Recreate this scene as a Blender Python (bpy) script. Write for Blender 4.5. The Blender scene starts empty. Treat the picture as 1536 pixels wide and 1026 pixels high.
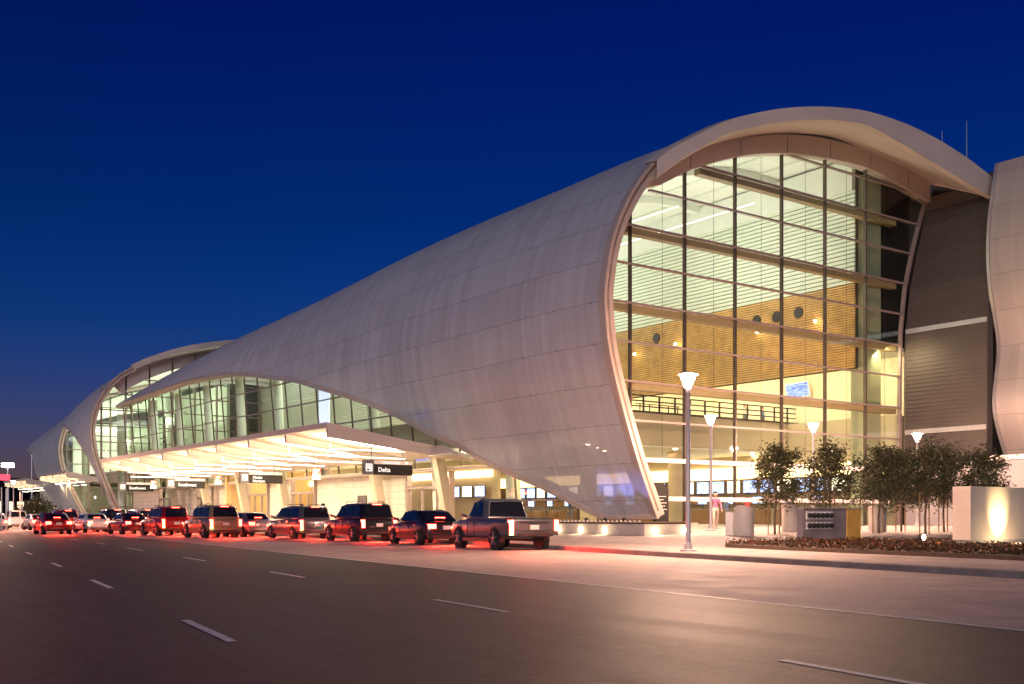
# Airport terminal at dusk.  Site axes: X runs along the glazed end wall, Y along the length of the hall.
import bpy, math, random
from mathutils import Vector, Matrix
R = math.radians
rnd = random.Random(11)
S = bpy.context.scene
C = S.collection
CAM = Vector((-37.79, -41.79, 1.15)); FPX = 1600.0; HORIZON = 776.0
U = (-.585, .811); V = (.811, .585); O = (6.195, 56.0)

# ------------------------------------------------------------------ survey helpers (photo measurement -> site metres)
def at(x, depth):
    X = (x - 768) / FPX * depth - O[0]; Y = depth - O[1]
    return (V[0]*X + V[1]*Y, U[0]*X + U[1]*Y)
def plane_a(x, y, a):
    t = (x - 768) / FPX
    b = (t*(O[1]+U[1]*a) - O[0] - U[0]*a) / (V[0] - t*V[1])
    return b, 1.15 + (HORIZON - y)*(O[1]+U[1]*a+V[1]*b)/FPX
def interp(x, xs, ys):
    if x <= xs[0]: return ys[0]
    for i in range(1, len(xs)):
        if x <= xs[i]:
            t = (x - xs[i-1]) / (xs[i] - xs[i-1]); return ys[i-1]*(1-t) + ys[i]*t
    return ys[-1]
def smooth_interp(x, xs, ys):
    # monotone-ish hermite
    if x <= xs[0]: return ys[0]
    if x >= xs[-1]: return ys[-1]
    for i in range(1, len(xs)):
        if x <= xs[i]:
            h = xs[i]-xs[i-1]; t = (x-xs[i-1])/h
            d = (ys[i]-ys[i-1])/h
            m0 = d if i == 1 else .5*(d + (ys[i-1]-ys[i-2])/(xs[i-1]-xs[i-2]))
            m1 = d if i == len(xs)-1 else .5*(d + (ys[i+1]-ys[i])/(xs[i+1]-xs[i]))
            return ys[i-1]*(2*t**3-3*t*t+1)+h*m0*(t**3-2*t*t+t)+ys[i]*(-2*t**3+3*t*t)+h*m1*(t**3-t*t)

# ------------------------------------------------------------------ materials
def nodes(name):
    m = bpy.data.materials.new(name); m.use_nodes = True
    nt = m.node_tree; return m, nt, nt.nodes['Principled BSDF'], nt.nodes['Material Output']
def mix_rgb(nt, mode, fac, a, b):
    n = nt.nodes.new('ShaderNodeMixRGB'); n.blend_type = mode
    for s, v in (('Fac', fac), ('Color1', a), ('Color2', b)):
        if hasattr(v, 'links') or hasattr(v, 'is_linked'): nt.links.new(v, n.inputs[s])
        elif s == 'Fac': n.inputs[s].default_value = v
        else: n.inputs[s].default_value = (*v, 1) if len(v) == 3 else v
    return n.outputs[0]
def math_n(nt, op, a, b=None, c=None):
    n = nt.nodes.new('ShaderNodeMath'); n.operation = op
    for i, v in enumerate((a, b, c)):
        if v is None: continue
        if hasattr(v, 'is_linked'): nt.links.new(v, n.inputs[i])
        else: n.inputs[i].default_value = v
    return n.outputs[0]
def noise(nt, scale, detail=4, rough=.55, coord='Object', stretch=None):
    tc = nt.nodes.new('ShaderNodeTexCoord'); n = nt.nodes.new('ShaderNodeTexNoise')
    n.inputs['Scale'].default_value = scale; n.inputs['Detail'].default_value = detail; n.inputs['Roughness'].default_value = rough
    if stretch:
        mp = nt.nodes.new('ShaderNodeMapping'); mp.inputs['Scale'].default_value = stretch
        nt.links.new(tc.outputs[coord], mp.inputs[0]); nt.links.new(mp.outputs[0], n.inputs['Vector'])
    else: nt.links.new(tc.outputs[coord], n.inputs['Vector'])
    return n.outputs['Fac']
def ramp(nt, fac, stops):
    n = nt.nodes.new('ShaderNodeValToRGB'); nt.links.new(fac, n.inputs[0])
    while len(n.color_ramp.elements) < len(stops): n.color_ramp.elements.new(.5)
    for e, (p, c) in zip(n.color_ramp.elements, stops):
        e.position = p; e.color = (*c, 1) if not isinstance(c, (int, float)) else (c, c, c, 1)
    return n.outputs[0]
def M(name, col, rough=.6, metal=0., var=.15, scale=2.5, bump=0., coat=0., bscale=None):
    m, nt, p, out = nodes(name)
    f = noise(nt, scale)
    lo = tuple(c*(1-var) for c in col); hi = tuple(min(1, c*(1+var)) for c in col)
    nt.links.new(ramp(nt, f, [(.3, lo), (.7, hi)]), p.inputs['Base Color'])
    p.inputs['Roughness'].default_value = rough; p.inputs['Metallic'].default_value = metal
    if coat: p.inputs['Coat Weight'].default_value = coat
    if bump:
        b = nt.nodes.new('ShaderNodeBump'); b.inputs['Strength'].default_value = bump
        nt.links.new(noise(nt, bscale or scale*12, 3), b.inputs['Height']); nt.links.new(b.outputs[0], p.inputs['Normal'])
    return m
def EM(name, col, strength):
    m, nt, p, out = nodes(name)
    p.inputs['Base Color'].default_value = (.8, .8, .8, 1)
    p.inputs['Emission Color'].default_value = (*col, 1); p.inputs['Emission Strength'].default_value = strength
    return m
def glass_mat(name, tint, extra=.03):
    m, nt, p, out = nodes(name); nt.nodes.remove(p)
    tr = nt.nodes.new('ShaderNodeBsdfTransparent'); tr.inputs[0].default_value = (*tint, 1)
    gl = nt.nodes.new('ShaderNodeBsdfGlossy'); gl.inputs['Roughness'].default_value = .02
    gl.inputs['Color'].default_value = (.9, .95, .92, 1)
    lw = nt.nodes.new('ShaderNodeLayerWeight'); lw.inputs[0].default_value = .5
    fr = math_n(nt, 'MULTIPLY_ADD', math_n(nt, 'POWER', lw.outputs['Facing'], 5), .85, .05)
    mx = nt.nodes.new('ShaderNodeMixShader')
    nt.links.new(math_n(nt, 'ADD', fr, extra), mx.inputs[0])
    nt.links.new(tr.outputs[0], mx.inputs[1]); nt.links.new(gl.outputs[0], mx.inputs[2]); nt.links.new(mx.outputs[0], out.inputs[0])
    return m
def diffuser(name, col, strength):
    m, nt, p, out = nodes(name); nt.nodes.remove(p)
    tr = nt.nodes.new('ShaderNodeBsdfTransparent'); em = nt.nodes.new('ShaderNodeEmission')
    em.inputs[0].default_value = (*col, 1); em.inputs[1].default_value = strength
    mx = nt.nodes.new('ShaderNodeMixShader'); mx.inputs[0].default_value = .5
    nt.links.new(tr.outputs[0], mx.inputs[1]); nt.links.new(em.outputs[0], mx.inputs[2]); nt.links.new(mx.outputs[0], out.inputs[0])
    return m
def hull_mat(name, col, see=.05):
    # perforated metal sheets: UV = metres along the hall, metres round the profile
    m, nt, p, out = nodes(name)
    uv = nt.nodes.new('ShaderNodeUVMap'); sp = nt.nodes.new('ShaderNodeSeparateXYZ'); nt.links.new(uv.outputs[0], sp.inputs[0])
    u, v = sp.outputs[0], sp.outputs[1]
    fv = math_n(nt, 'FRACT', math_n(nt, 'DIVIDE', v, 2.12))
    seam = math_n(nt, 'LESS_THAN', math_n(nt, 'ABSOLUTE', math_n(nt, 'SUBTRACT', fv, .5)), .008)
    fu = math_n(nt, 'FRACT', math_n(nt, 'DIVIDE', u, 1.22))
    vs = math_n(nt, 'LESS_THAN', fu, .018)
    dot = math_n(nt, 'MULTIPLY', math_n(nt, 'LESS_THAN', math_n(nt, 'FRACT', math_n(nt, 'DIVIDE', u, 3.05)), .05),
                 math_n(nt, 'LESS_THAN', math_n(nt, 'ABSOLUTE', math_n(nt, 'SUBTRACT', fv, .5)), .022))
    cell = nt.nodes.new('ShaderNodeTexWhiteNoise'); cell.noise_dimensions = '2D'
    cmb = nt.nodes.new('ShaderNodeCombineXYZ')
    nt.links.new(math_n(nt, 'FLOOR', math_n(nt, 'DIVIDE', u, .61)), cmb.inputs[0])
    nt.links.new(math_n(nt, 'FLOOR', math_n(nt, 'ADD', math_n(nt, 'DIVIDE', v, 2.12), .5)), cmb.inputs[1])
    nt.links.new(cmb.outputs[0], cell.inputs['Vector'])
    sheet = mix_rgb(nt, 'MIX', cell.outputs['Value'], tuple(c*.94 for c in col), tuple(c*1.06 for c in col))
    wn1 = nt.nodes.new('ShaderNodeTexWhiteNoise'); wn1.noise_dimensions = '1D'; nt.links.new(math_n(nt, 'FLOOR', math_n(nt, 'DIVIDE', u, .305)), wn1.inputs['W'])
    sheet = mix_rgb(nt, 'MULTIPLY', 1., sheet, ramp(nt, wn1.outputs['Value'], [(0, .945), (1, 1.045)]))
    dirt = ramp(nt, noise(nt, .35, 5), [(.3, .93), (.7, 1.03)])
    c = mix_rgb(nt, 'MULTIPLY', 1., sheet, dirt)
    c = mix_rgb(nt, 'MIX', math_n(nt, 'MULTIPLY', vs, .16), c, (.12, .11, .11))
    c = mix_rgb(nt, 'MIX', math_n(nt, 'MULTIPLY', math_n(nt, 'MAXIMUM', seam, dot), .5), c, (.05, .045, .045))
    nt.links.new(c, p.inputs['Base Color']); p.inputs['Roughness'].default_value = .55; p.inputs['Metallic'].default_value = .2
    bp = nt.nodes.new('ShaderNodeBump'); bp.inputs['Strength'].default_value = .12; bp.inputs['Distance'].default_value = .1
    nt.links.new(noise(nt, 1.3, 3), bp.inputs['Height']); nt.links.new(bp.outputs[0], p.inputs['Normal'])
    tr = nt.nodes.new('ShaderNodeBsdfTransparent'); mx = nt.nodes.new('ShaderNodeMixShader'); nt.links.new(math_n(nt, 'MULTIPLY', math_n(nt, 'LESS_THAN', v, 8.2), see), mx.inputs[0])
    nt.links.new(p.outputs[0], mx.inputs[1]); nt.links.new(tr.outputs[0], mx.inputs[2]); nt.links.new(mx.outputs[0], out.inputs[0])
    return m
def ground_mat(name, col, kind):
    m, nt, p, out = nodes(name)
    big = noise(nt, .12, 6, .6); fine = noise(nt, 26, 6, .8); mid = noise(nt, 1.1, 5, .6)
    streak = noise(nt, 1., 4, .6, 'Object', (1.6, .05, 1))
    if kind == 'asphalt':
        c = ramp(nt, big, [(.3, tuple(x*.75 for x in col)), (.7, tuple(x*1.25 for x in col))])
        c = mix_rgb(nt, 'MULTIPLY', .55, c, ramp(nt, streak, [(.3, .8), (.7, 1.1)]))
        c = mix_rgb(nt, 'MULTIPLY', .8, c, ramp(nt, noise(nt, 4.5, 8, .75), [(.36, .55), (.64, 1.5)]))
        c = mix_rgb(nt, 'MULTIPLY', .7, c, ramp(nt, fine, [(.38, .3), (.62, 1.9)]))
        p.inputs['Roughness'].default_value = .62
        rr = ramp(nt, streak, [(.3, .62), (.7, .7)]); nt.links.new(rr, p.inputs['Roughness'])
        # cracks sealed with tar
        vor = nt.nodes.new('ShaderNodeTexVoronoi'); vor.feature = 'DISTANCE_TO_EDGE'; vor.inputs['Scale'].default_value = .09
        tc = nt.nodes.new('ShaderNodeTexCoord'); wn = nt.nodes.new('ShaderNodeTexNoise'); wn.inputs['Scale'].default_value = .5
        nt.links.new(tc.outputs['Object'], wn.inputs['Vector'])
        va = nt.nodes.new('ShaderNodeVectorMath'); va.operation = 'MULTIPLY_ADD'; va.inputs[1].default_value = (3, 3, 0)
        nt.links.new(wn.outputs['Color'], va.inputs[0]); nt.links.new(tc.outputs['Object'], va.inputs[2]); nt.links.new(va.outputs[0], vor.inputs['Vector'])
        crack = math_n(nt, 'LESS_THAN', vor.outputs['Distance'], .0022)
        c = mix_rgb(nt, 'MIX', math_n(nt, 'MULTIPLY', crack, .7), c, (.012, .012, .012))
        pt = nt.nodes.new('ShaderNodeTexBrick'); pt.inputs['Scale'].default_value = 1; pt.inputs['Brick Width'].default_value = 3.7; pt.inputs['Row Height'].default_value = 19; pt.inputs['Mortar Size'].default_value = .03; pt.inputs['Mortar'].default_value = (.55, .55, .55, 1); pt.inputs['Color1'].default_value = (.86, .86, .86, 1); pt.inputs['Color2'].default_value = (1.1, 1.1, 1.1, 1)
        mp2 = nt.nodes.new('ShaderNodeMapping'); mp2.inputs['Rotation'].default_value = (0, 0, R(8)); nt.links.new(tc.outputs['Object'], mp2.inputs[0]); nt.links.new(mp2.outputs[0], pt.inputs['Vector'])
        c = mix_rgb(nt, 'MULTIPLY', .8, c, pt.outputs['Color'])
        stn = ramp(nt, noise(nt, .7, 6, .7), [(.56, 1.), (.70, .55)]); c = mix_rgb(nt, 'MULTIPLY', .7, c, stn)
        bs, bst = 55, .35
    else:
        c = ramp(nt, big, [(.3, tuple(x*.82 for x in col)), (.7, tuple(x*1.12 for x in col))])
        c = mix_rgb(nt, 'MULTIPLY', .75, c, ramp(nt, mid, [(.32, .62), (.66, 1.12)]))
        c = mix_rgb(nt, 'MULTIPLY', .55, c, ramp(nt, streak, [(.35, .85), (.62, 1.05)]))
        c = mix_rgb(nt, 'MULTIPLY', .7, c, ramp(nt, fine, [(.3, .75), (.7, 1.2)]))
        tc = nt.nodes.new('ShaderNodeTexCoord'); sp = nt.nodes.new('ShaderNodeSeparateXYZ'); nt.links.new(tc.outputs['Object'], sp.inputs[0])
        step = 6. if kind == 'lane' else 1.8
        jy = math_n(nt, 'LESS_THAN', math_n(nt, 'FRACT', math_n(nt, 'DIVIDE', sp.outputs[1], step)), .035/step)
        jx = math_n(nt, 'LESS_THAN', math_n(nt, 'FRACT', math_n(nt, 'DIVIDE', sp.outputs[0], step*.75)), .035/step)
        c = mix_rgb(nt, 'MIX', math_n(nt, 'MULTIPLY', math_n(nt, 'MAXIMUM', jx, jy) if kind != 'lane' else jy, .55), c, (.05, .045, .04))
        nt.links.new(ramp(nt, mid, [(.3, .66), (.7, .85)]), p.inputs['Roughness']); bs, bst = 30, .12
    nt.links.new(c, p.inputs['Base Color'])
    b = nt.nodes.new('ShaderNodeBump'); b.inputs['Strength'].default_value = bst; b.inputs['Distance'].default_value = .01
    nt.links.new(noise(nt, bs, 3), b.inputs['Height']); nt.links.new(b.outputs[0], p.inputs['Normal'])
    return m
def screen_mat(name, ca, cb, strength, sc):
    m, nt, p, out = nodes(name)
    f = noise(nt, sc, 2, .5, 'Object', (1, 1, 4))
    nt.links.new(ramp(nt, f, [(.42, ca), (.58, cb)]), p.inputs['Emission Color'])
    p.inputs['Emission Strength'].default_value = strength; p.inputs['Base Color'].default_value = (.02, .02, .02, 1)
    return m

m_hull = hull_mat('perforated_metal', (.55, .53, .545))
m_shell2 = hull_mat('metal_panels', (.36, .32, .30), 0)
m_white = M('white_plaster', (.74, .75, .70), .7, var=.05, scale=.6)
m_trim = M('beige_metal_trim', (.52, .42, .36), .45, .1, var=.08, scale=.8)
m_soffit = M('beige_soffit', (.55, .46, .40), .6, var=.06, scale=.5)
m_dark = M('dark_bronze', (.035, .028, .024), .4, .4)
m_mull = M('bronze_aluminium', (.10, .075, .06), .38, .5)
m_trans = M('painted_aluminium', (.32, .25, .23), .4, .2, var=.06)
m_wtrans = M('white_door_head', (.78, .72, .68), .4, var=.05)
m_girder = M('tan_girder', (.34, .24, .13), .5, var=.06)
m_glass = glass_mat('clear_glass', (.88, .95, .87), .02)
m_fglass = glass_mat('facade_glass', (.89, .96, .87), .03)
m_uslat = M('pale_slats', (.66, .70, .60), .6, var=.05, scale=1)
m_wood = M('timber_slats', (.62, .36, .12), .5, var=.22, scale=1.5)
m_wood2 = M('slat_backing', (.10, .075, .045), .8)
m_fascia = M('balcony_plaster', (.42, .35, .26), .65, var=.05, scale=.5)
m_floor = M('terrazzo', (.42, .36, .30), .3, var=.15, scale=3)
m_stone = None
m_concrete = M('cast_concrete', (.46, .42, .38), .7, var=.14, scale=1.6, bump=.15)
m_rib = M('ribbed_metal', (.07, .058, .052), .65, .2, var=.12, scale=.7)
m_lilac = M('painted_base_wall', (.42, .38, .38), .7, var=.08, scale=.8)
m_steel = M('galvanised_steel', (.42, .41, .41), .38, .6, var=.1)
m_pole = M('silver_pole_paint', (.55, .52, .52), .4, .3, var=.06)
m_black = M('black_plastic', (.015, .014, .014), .42)
m_signb = M('sign_black', (.007, .006, .005), .6)
m_signo = EM('sign_orange_band', (.95, .38, .03), .10)
m_text = EM('lit_lettering', (1., .98, .95), .35)
m_redsign = M('red_notice', (.62, .06, .04), .5)
m_whsign = M('white_notice', (.75, .72, .68), .5)
m_asphalt = ground_mat('asphalt', (.034, .036, .032), 'asphalt')
m_lane = ground_mat('lane_concrete', (.50, .41, .37), 'lane')
m_pave = ground_mat('pavement_concrete', (.46, .40, .37), 'pave')
m_kerb = M('kerb_concrete', (.20, .18, .17), .75, var=.25, scale=2, bump=.2)
m_paint = M('worn_white_paint', (.80, .78, .75), .6, var=.25, scale=9)
m_bark = M('bark', (.13, .085, .05), .8, var=.3, scale=14, bump=.5)
m_stake = M('timber_stake', (.30, .18, .08), .7, var=.2, scale=6)
m_leaf = [M('leaf_dark', (.05, .056, .02), .5, var=.4, scale=4), M('leaf_mid', (.10, .095, .036), .5, var=.4, scale=4), M('leaf_pale', (.22, .18, .075), .45, var=.4, scale=4)]
m_hedge = [M('hedge_dark', (.06, .045, .015), .6, var=.4, scale=5), M('hedge_red_lit', (.22, .07, .03), .6, var=.4, scale=5)]  # red glow from the road is put into the second leaf colour
m_soil = M('mulch', (.07, .045, .028), .9, var=.4, scale=9, bump=.6)
m_tube = EM('canopy_tube', (1., .86, .62), 6)
m_cool = EM('hall_tube', (1., .98, .86), 2.2)
m_head = diffuser('lamp_diffuser', (1., .80, .66), 60)
m_disc = EM('wall_lamp_lens', (1., .80, .50), 30)
m_bulb = EM('downlight_lens', (1., .78, .45), 22)
m_cove = EM('backlit_panel', (1., .66, .27), 3.2)
m_screen = screen_mat('blue_screen', (.10, .25, 1.), (.75, .85, 1.), 1.6, 5)
m_wscreen = EM('white_menu_screen', (1., .86, .62), 2.4)
m_tv = screen_mat('tv_picture', (.10, .22, .80), (.45, .62, .95), .8, 3)
m_red = EM('tail_light_lens', (1., .03, .015), 22)
m_redlow = EM('side_marker_lens', (1., .03, .015), 5)
m_amber = EM('indicator_lens', (1., .42, .05), 18)
m_headl = EM('headlight_lens', (1., .93, .8), 6)
m_carglass = M('car_window', (.012, .012, .014), .06, 0, var=.1, coat=1)
m_tyre = M('tyre_rubber', (.018, .018, .018), .85)
m_rim = M('alloy', (.45, .45, .46), .3, .8)
m_chrome = M('chrome', (.62, .62, .62), .15, 1)
m_plate = M('plate', (.65, .62, .58), .5)
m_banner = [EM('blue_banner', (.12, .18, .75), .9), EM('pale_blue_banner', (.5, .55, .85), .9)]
m_skin = M('skin', (.50, .30, .22), .55, var=.06)
m_hair = M('hair', (.03, .02, .014), .7)
m_yellow = M('ochre_panel', (.62, .36, .08), .45, var=.1)
m_cab = M('brushed_cabinet', (.30, .29, .32), .3, .6, var=.15, scale=1.5)
def stone_mat():
    m, nt, p, out = nodes('stone_cladding')
    tc = nt.nodes.new('ShaderNodeTexCoord'); sp = nt.nodes.new('ShaderNodeSeparateXYZ'); nt.links.new(tc.outputs['Object'], sp.inputs[0])
    cm = nt.nodes.new('ShaderNodeCombineXYZ'); nt.links.new(math_n(nt, 'ADD', sp.outputs[1], sp.outputs[0]), cm.inputs[0]); nt.links.new(sp.outputs[2], cm.inputs[1])
    br = nt.nodes.new('ShaderNodeTexBrick'); br.offset = 0; nt.links.new(cm.outputs[0], br.inputs['Vector'])
    br.inputs['Color1'].default_value = (.58, .50, .40, 1); br.inputs['Color2'].default_value = (.64, .55, .45, 1); br.inputs['Mortar'].default_value = (.26, .21, .16, 1)
    br.inputs['Scale'].default_value = 1; br.inputs['Brick Width'].default_value = 1.5; br.inputs['Row Height'].default_value = .5; br.inputs['Mortar Size'].default_value = .012
    nt.links.new(br.outputs['Color'], p.inputs['Base Color']); p.inputs['Roughness'].default_value = .5
    return m
m_stone = stone_mat()

# ------------------------------------------------------------------ mesh builder
class MB:
    def __init__(s): s.v = []; s.f = []; s.m = []; s.k = 0; s.starts = []; s.auto = True
    def piece(s): s.auto = False; s.starts.append((len(s.v), len(s.f)))
    def add(s, vs, fs):
        if s.auto: s.starts.append((len(s.v), len(s.f)))
        o = len(s.v); s.v += [tuple(p) for p in vs]
        for f in fs: s.f.append(tuple(i+o for i in f)); s.m.append(s.k)
        return o
    def quad(s, *p): s.add(p, [tuple(range(len(p)))])
    def hexa(s, p): s.add(p, [(0, 3, 2, 1), (4, 5, 6, 7), (0, 1, 5, 4), (1, 2, 6, 5), (2, 3, 7, 6), (3, 0, 4, 7)])
    def box(s, x0, x1, y0, y1, z0, z1):
        s.hexa([(x0, y0, z0), (x1, y0, z0), (x1, y1, z0), (x0, y1, z0), (x0, y0, z1), (x1, y0, z1), (x1, y1, z1), (x0, y1, z1)])
    def bar(s, p, q, w, h, up=(0, 0, 1)):
        p = Vector(p); q = Vector(q); d = (q-p).normalized(); u = Vector(up)
        if abs(d.dot(u)) > .98: u = Vector((1, 0, 0))
        sd = d.cross(u).normalized(); u = sd.cross(d)
        c = [sd*w/2*i+u*h/2*j for i, j in ((-1, -1), (1, -1), (1, 1), (-1, 1))]
        s.hexa([p+x for x in c]+[q+x for x in c])
    def tube(s, pts, r, n=8, cap=True):
        pts = [Vector(p) for p in pts]; rs = r if isinstance(r, (list, tuple)) else [r]*len(pts); rings = []
        for i, p in enumerate(pts):
            d = (pts[min(i+1, len(pts)-1)]-pts[max(i-1, 0)]).normalized()
            a = d.cross(Vector((0, 0, 1))); a = a.normalized() if a.length > .05 else Vector((1, 0, 0)); b = d.cross(a).normalized()
            rings.append([p+(a*math.cos(2*math.pi*k/n)+b*math.sin(2*math.pi*k/n))*rs[i] for k in range(n)])
        fs = [(i*n+k, i*n+(k+1) % n, (i+1)*n+(k+1) % n, (i+1)*n+k) for i in range(len(pts)-1) for k in range(n)]
        if cap: fs += [tuple(range(n))[::-1], tuple((len(pts)-1)*n+k for k in range(n))]
        s.add([p for g in rings for p in g], fs)
    def lathe(s, c, prof, n=16, axis='z'):
        vs = []
        for r, h in prof:
            for k in range(n):
                x, y = r*math.cos(2*math.pi*k/n), r*math.sin(2*math.pi*k/n)
                vs.append({'z': (c[0]+x, c[1]+y, c[2]+h), 'y': (c[0]+x, c[1]+h, c[2]+y), 'x': (c[0]+h, c[1]+x, c[2]+y)}[axis])
        L = len(prof); fs = [(i*n+k, i*n+(k+1) % n, (i+1)*n+(k+1) % n, (i+1)*n+k) for i in range(L-1) for k in range(n)]
        fs += [tuple(range(n))[::-1], tuple((L-1)*n+k for k in range(n))]
        s.add(vs, fs)
    def grid(s, rows):
        n = len(rows[0]); s.add([p for r in rows for p in r], [(i*n+j, i*n+j+1, (i+1)*n+j+1, (i+1)*n+j) for i in range(len(rows)-1) for j in range(n-1)])
    def loft(s, rings, cap=True):
        n = len(rings[0]); fs = [(i*n+k, i*n+(k+1) % n, (i+1)*n+(k+1) % n, (i+1)*n+k) for i in range(len(rings)-1) for k in range(n)]
        if cap: fs += [tuple(range(n))[::-1], tuple((len(rings)-1)*n+k for k in range(n))]
        s.add([p for r in rings for p in r], fs)
    def split(s, name, mats, parent=None, **kw):
        # one object for every separate piece
        ends = s.starts[1:]+[(len(s.v), len(s.f))]; out = []
        for (v0, f0), (v1, f1) in zip(s.starts, ends):
            m = MB(); m.v = s.v[v0:v1]; m.f = [tuple(i-v0 for i in f) for f in s.f[f0:f1]]; m.m = s.m[f0:f1]; out.append(m.build(name, mats, parent, **kw))
        return out
    def build(s, name, mats, parent=None, local=False, smooth=False, uv=None, fix=True):
        me = bpy.data.meshes.new(name)
        if local or parent: o = Vector((0, 0, 0)) if local else base_of(parent)
        else:
            xs, ys, zs = zip(*s.v); o = Vector(((min(xs)+max(xs))/2, (min(ys)+max(ys))/2, min(zs)))
        me.from_pydata([(x-o.x, y-o.y, z-o.z) for x, y, z in s.v], [], s.f)
        for mt in (mats if isinstance(mats, (list, tuple)) else [mats]): me.materials.append(mt)
        me.polygons.foreach_set('material_index', s.m)
        if uv:
            l = me.uv_layers.new(name='UVMap')
            for lp in me.loops: l.data[lp.index].uv = uv[lp.vertex_index]
        if fix:
            import bmesh
            bm = bmesh.new(); bm.from_mesh(me); bmesh.ops.recalc_face_normals(bm, faces=bm.faces); bm.to_mesh(me); bm.free()
        if smooth:
            me.polygons.foreach_set('use_smooth', [True]*len(me.polygons)); me.set_sharp_from_angle(angle=R(38))
        ob = bpy.data.objects.new(name, me); C.objects.link(ob)
        if parent: ob.parent = parent
        else: ob.location = o if not local else (0, 0, 0)
        return ob
def base_of(o):
    v = Vector(o.location)
    while o.parent: o = o.parent; v += Vector(o.location)
    return v
def tag(o, label=None, cat=None, group=None, kind=None):
    if label: o['label'] = label
    if cat: o['category'] = cat
    if group: o['group'] = group
    if kind: o['kind'] = kind
    return o
def thing(name, label, cat, loc=(0, 0, 0), rotz=0, group=None):
    o = bpy.data.objects.new(name, None); o.empty_display_size = .2; C.objects.link(o); o.location = loc; o.rotation_euler = (0, 0, rotz)
    return tag(o, label, cat, group)
def dup(o, parent=None, loc=None, rotz=None, label=None):
    c = o.copy(); C.objects.link(c)
    if parent: c.parent = parent
    if loc is not None: c.location = loc
    if rotz is not None: c.rotation_euler = (0, 0, rotz)
    if label: c['label'] = label
    for ch in list(o.children): dup(ch, c)
    return c
def light(name, kind, loc, energy, col, parent=None, rot=None, local=False, **kw):
    d = bpy.data.lights.new(name, kind); d.energy = energy; d.color = col
    for k, v in kw.items(): setattr(d, k, v)
    o = bpy.data.objects.new(name, d); C.objects.link(o)
    p = Vector(loc)
    if parent: o.parent = parent; p = p if local else p-base_of(parent)
    o.location = p
    if rot: o.rotation_euler = rot
    return o
def aim(o, frm, to): o.rotation_euler = (Vector(to)-Vector(frm)).to_track_quat('-Z', 'Y').to_euler()
def text(name, body, size, loc, mat, parent, ext=.004, align='LEFT', local=False, bold=0.):
    cu = bpy.data.curves.new(name, 'FONT'); cu.body = body; cu.size = size; cu.extrude = ext; cu.align_x = align; cu.offset = bold
    t = bpy.data.objects.new(name+'_src', cu); C.objects.link(t)
    dg = bpy.context.evaluated_depsgraph_get(); me = bpy.data.meshes.new_from_object(t.evaluated_get(dg))
    me.transform(Matrix.Rotation(R(90), 4, 'X')); me.materials.clear(); me.materials.append(mat)
    bpy.data.objects.remove(t); bpy.data.curves.remove(cu)
    o = bpy.data.objects.new(name, me); C.objects.link(o); o.parent = parent
    o.location = Vector(loc) if local else Vector(loc)-base_of(parent)
    return o

# ------------------------------------------------------------------ roads
def kerb_b(a): return smooth_interp(a, [-140, -60, -31, -20, -7.7, 3, 14, 30, 70, 95, 115, 150, 240], [-45, -25.5, -18.4, -16.2, -13.7, -12.2, -11.7, -11.6, -11.4, -9.5, -6.2, -3, 8])
def line_b(a): return smooth_interp(a, [-140, -36, -20, 0, 16, 35, 60, 100, 150, 240], [-44.5-1.5, -27.2, -24.9, -22.2, -20.1, -18.7, -18, -15.5, -9.5, 2])
zg0 = .15
def walk_z(b, a):
    k = kerb_b(a); t = min(1, max(0, (b-k)/(.3-k))); q = min(1, max(0, (a+21)/13)); return .15+(.10+.40*q*q*(3-2*q))*t
STA = [-120+3*i for i in range(120)]
def strip(name, mat, fb0, fb1, fz, n=1, kind='structure', sta=STA):
    mb = MB(); mb.grid([[(fb0(a)+(fb1(a)-fb0(a))*j/n, a, fz(fb0(a)+(fb1(a)-fb0(a))*j/n, a)) for j in range(n+1)] for a in sta])
    o = mb.build(name, mat, fix=False); return tag(o, kind=kind)
mb = MB(); mb.box(-2600, 2600, -2600, 2600, -.4, -.06)
tag(mb.build('ground', M('dark_ground', (.05, .045, .04), .9, var=.3, scale=.05)), kind='structure')
strip('road', m_asphalt, lambda a: line_b(a)-70, line_b, lambda b, a: 0, 12)
strip('drop_off_lane', m_lane, line_b, lambda a: kerb_b(a)-.02, lambda b, a: 0, 4)
mb = MB()
mb.loft([[(kerb_b(a)-.02, a, -.03), (kerb_b(a)+.005, a, .13), (kerb_b(a)+.03, a, .15), (kerb_b(a)+.16, a, .152), (kerb_b(a)+.16, a, -.03)] for a in STA])
tag(mb.build('kerb', m_kerb), kind='structure')
strip('pavement', m_pave, lambda a: kerb_b(a)+.16, lambda a: 3.2 if a >= 0 else 40, walk_z, 24)
def dash(a0, a1, off, w=.1):
    mb = MB(); n = max(2, int((a1-a0)/2)); 
    mb.grid([[(line_b(a)+off+dx, a, .005) for dx in (0, w)] for a in [a0+(a1-a0)*i/n for i in range(n+1)]])
    return mb.build('lane_marking', m_paint, fix=False)
tag(dash(-110, 150, -.12, .11), kind='structure')
for a0, a1 in [(-45.5, -43.1), (-38.4, -36.1), (-31.3, -29.1), (-23, -20.6), (-14.4, -11.4), (-4.6, -1)]+[(5+9.5*k, 8+9.5*k) for k in range(12)]: tag(dash(a0, a1, -3.85), kind='structure')
for a0, a1 in [(-32.3, -30), (-24, -21.4), (-15.6, -13.2), (-6.5, -4)]+[(3+9.5*k, 6+9.5*k) for k in range(12)]: tag(dash(a0, a1, -7.55), kind='structure')

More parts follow.
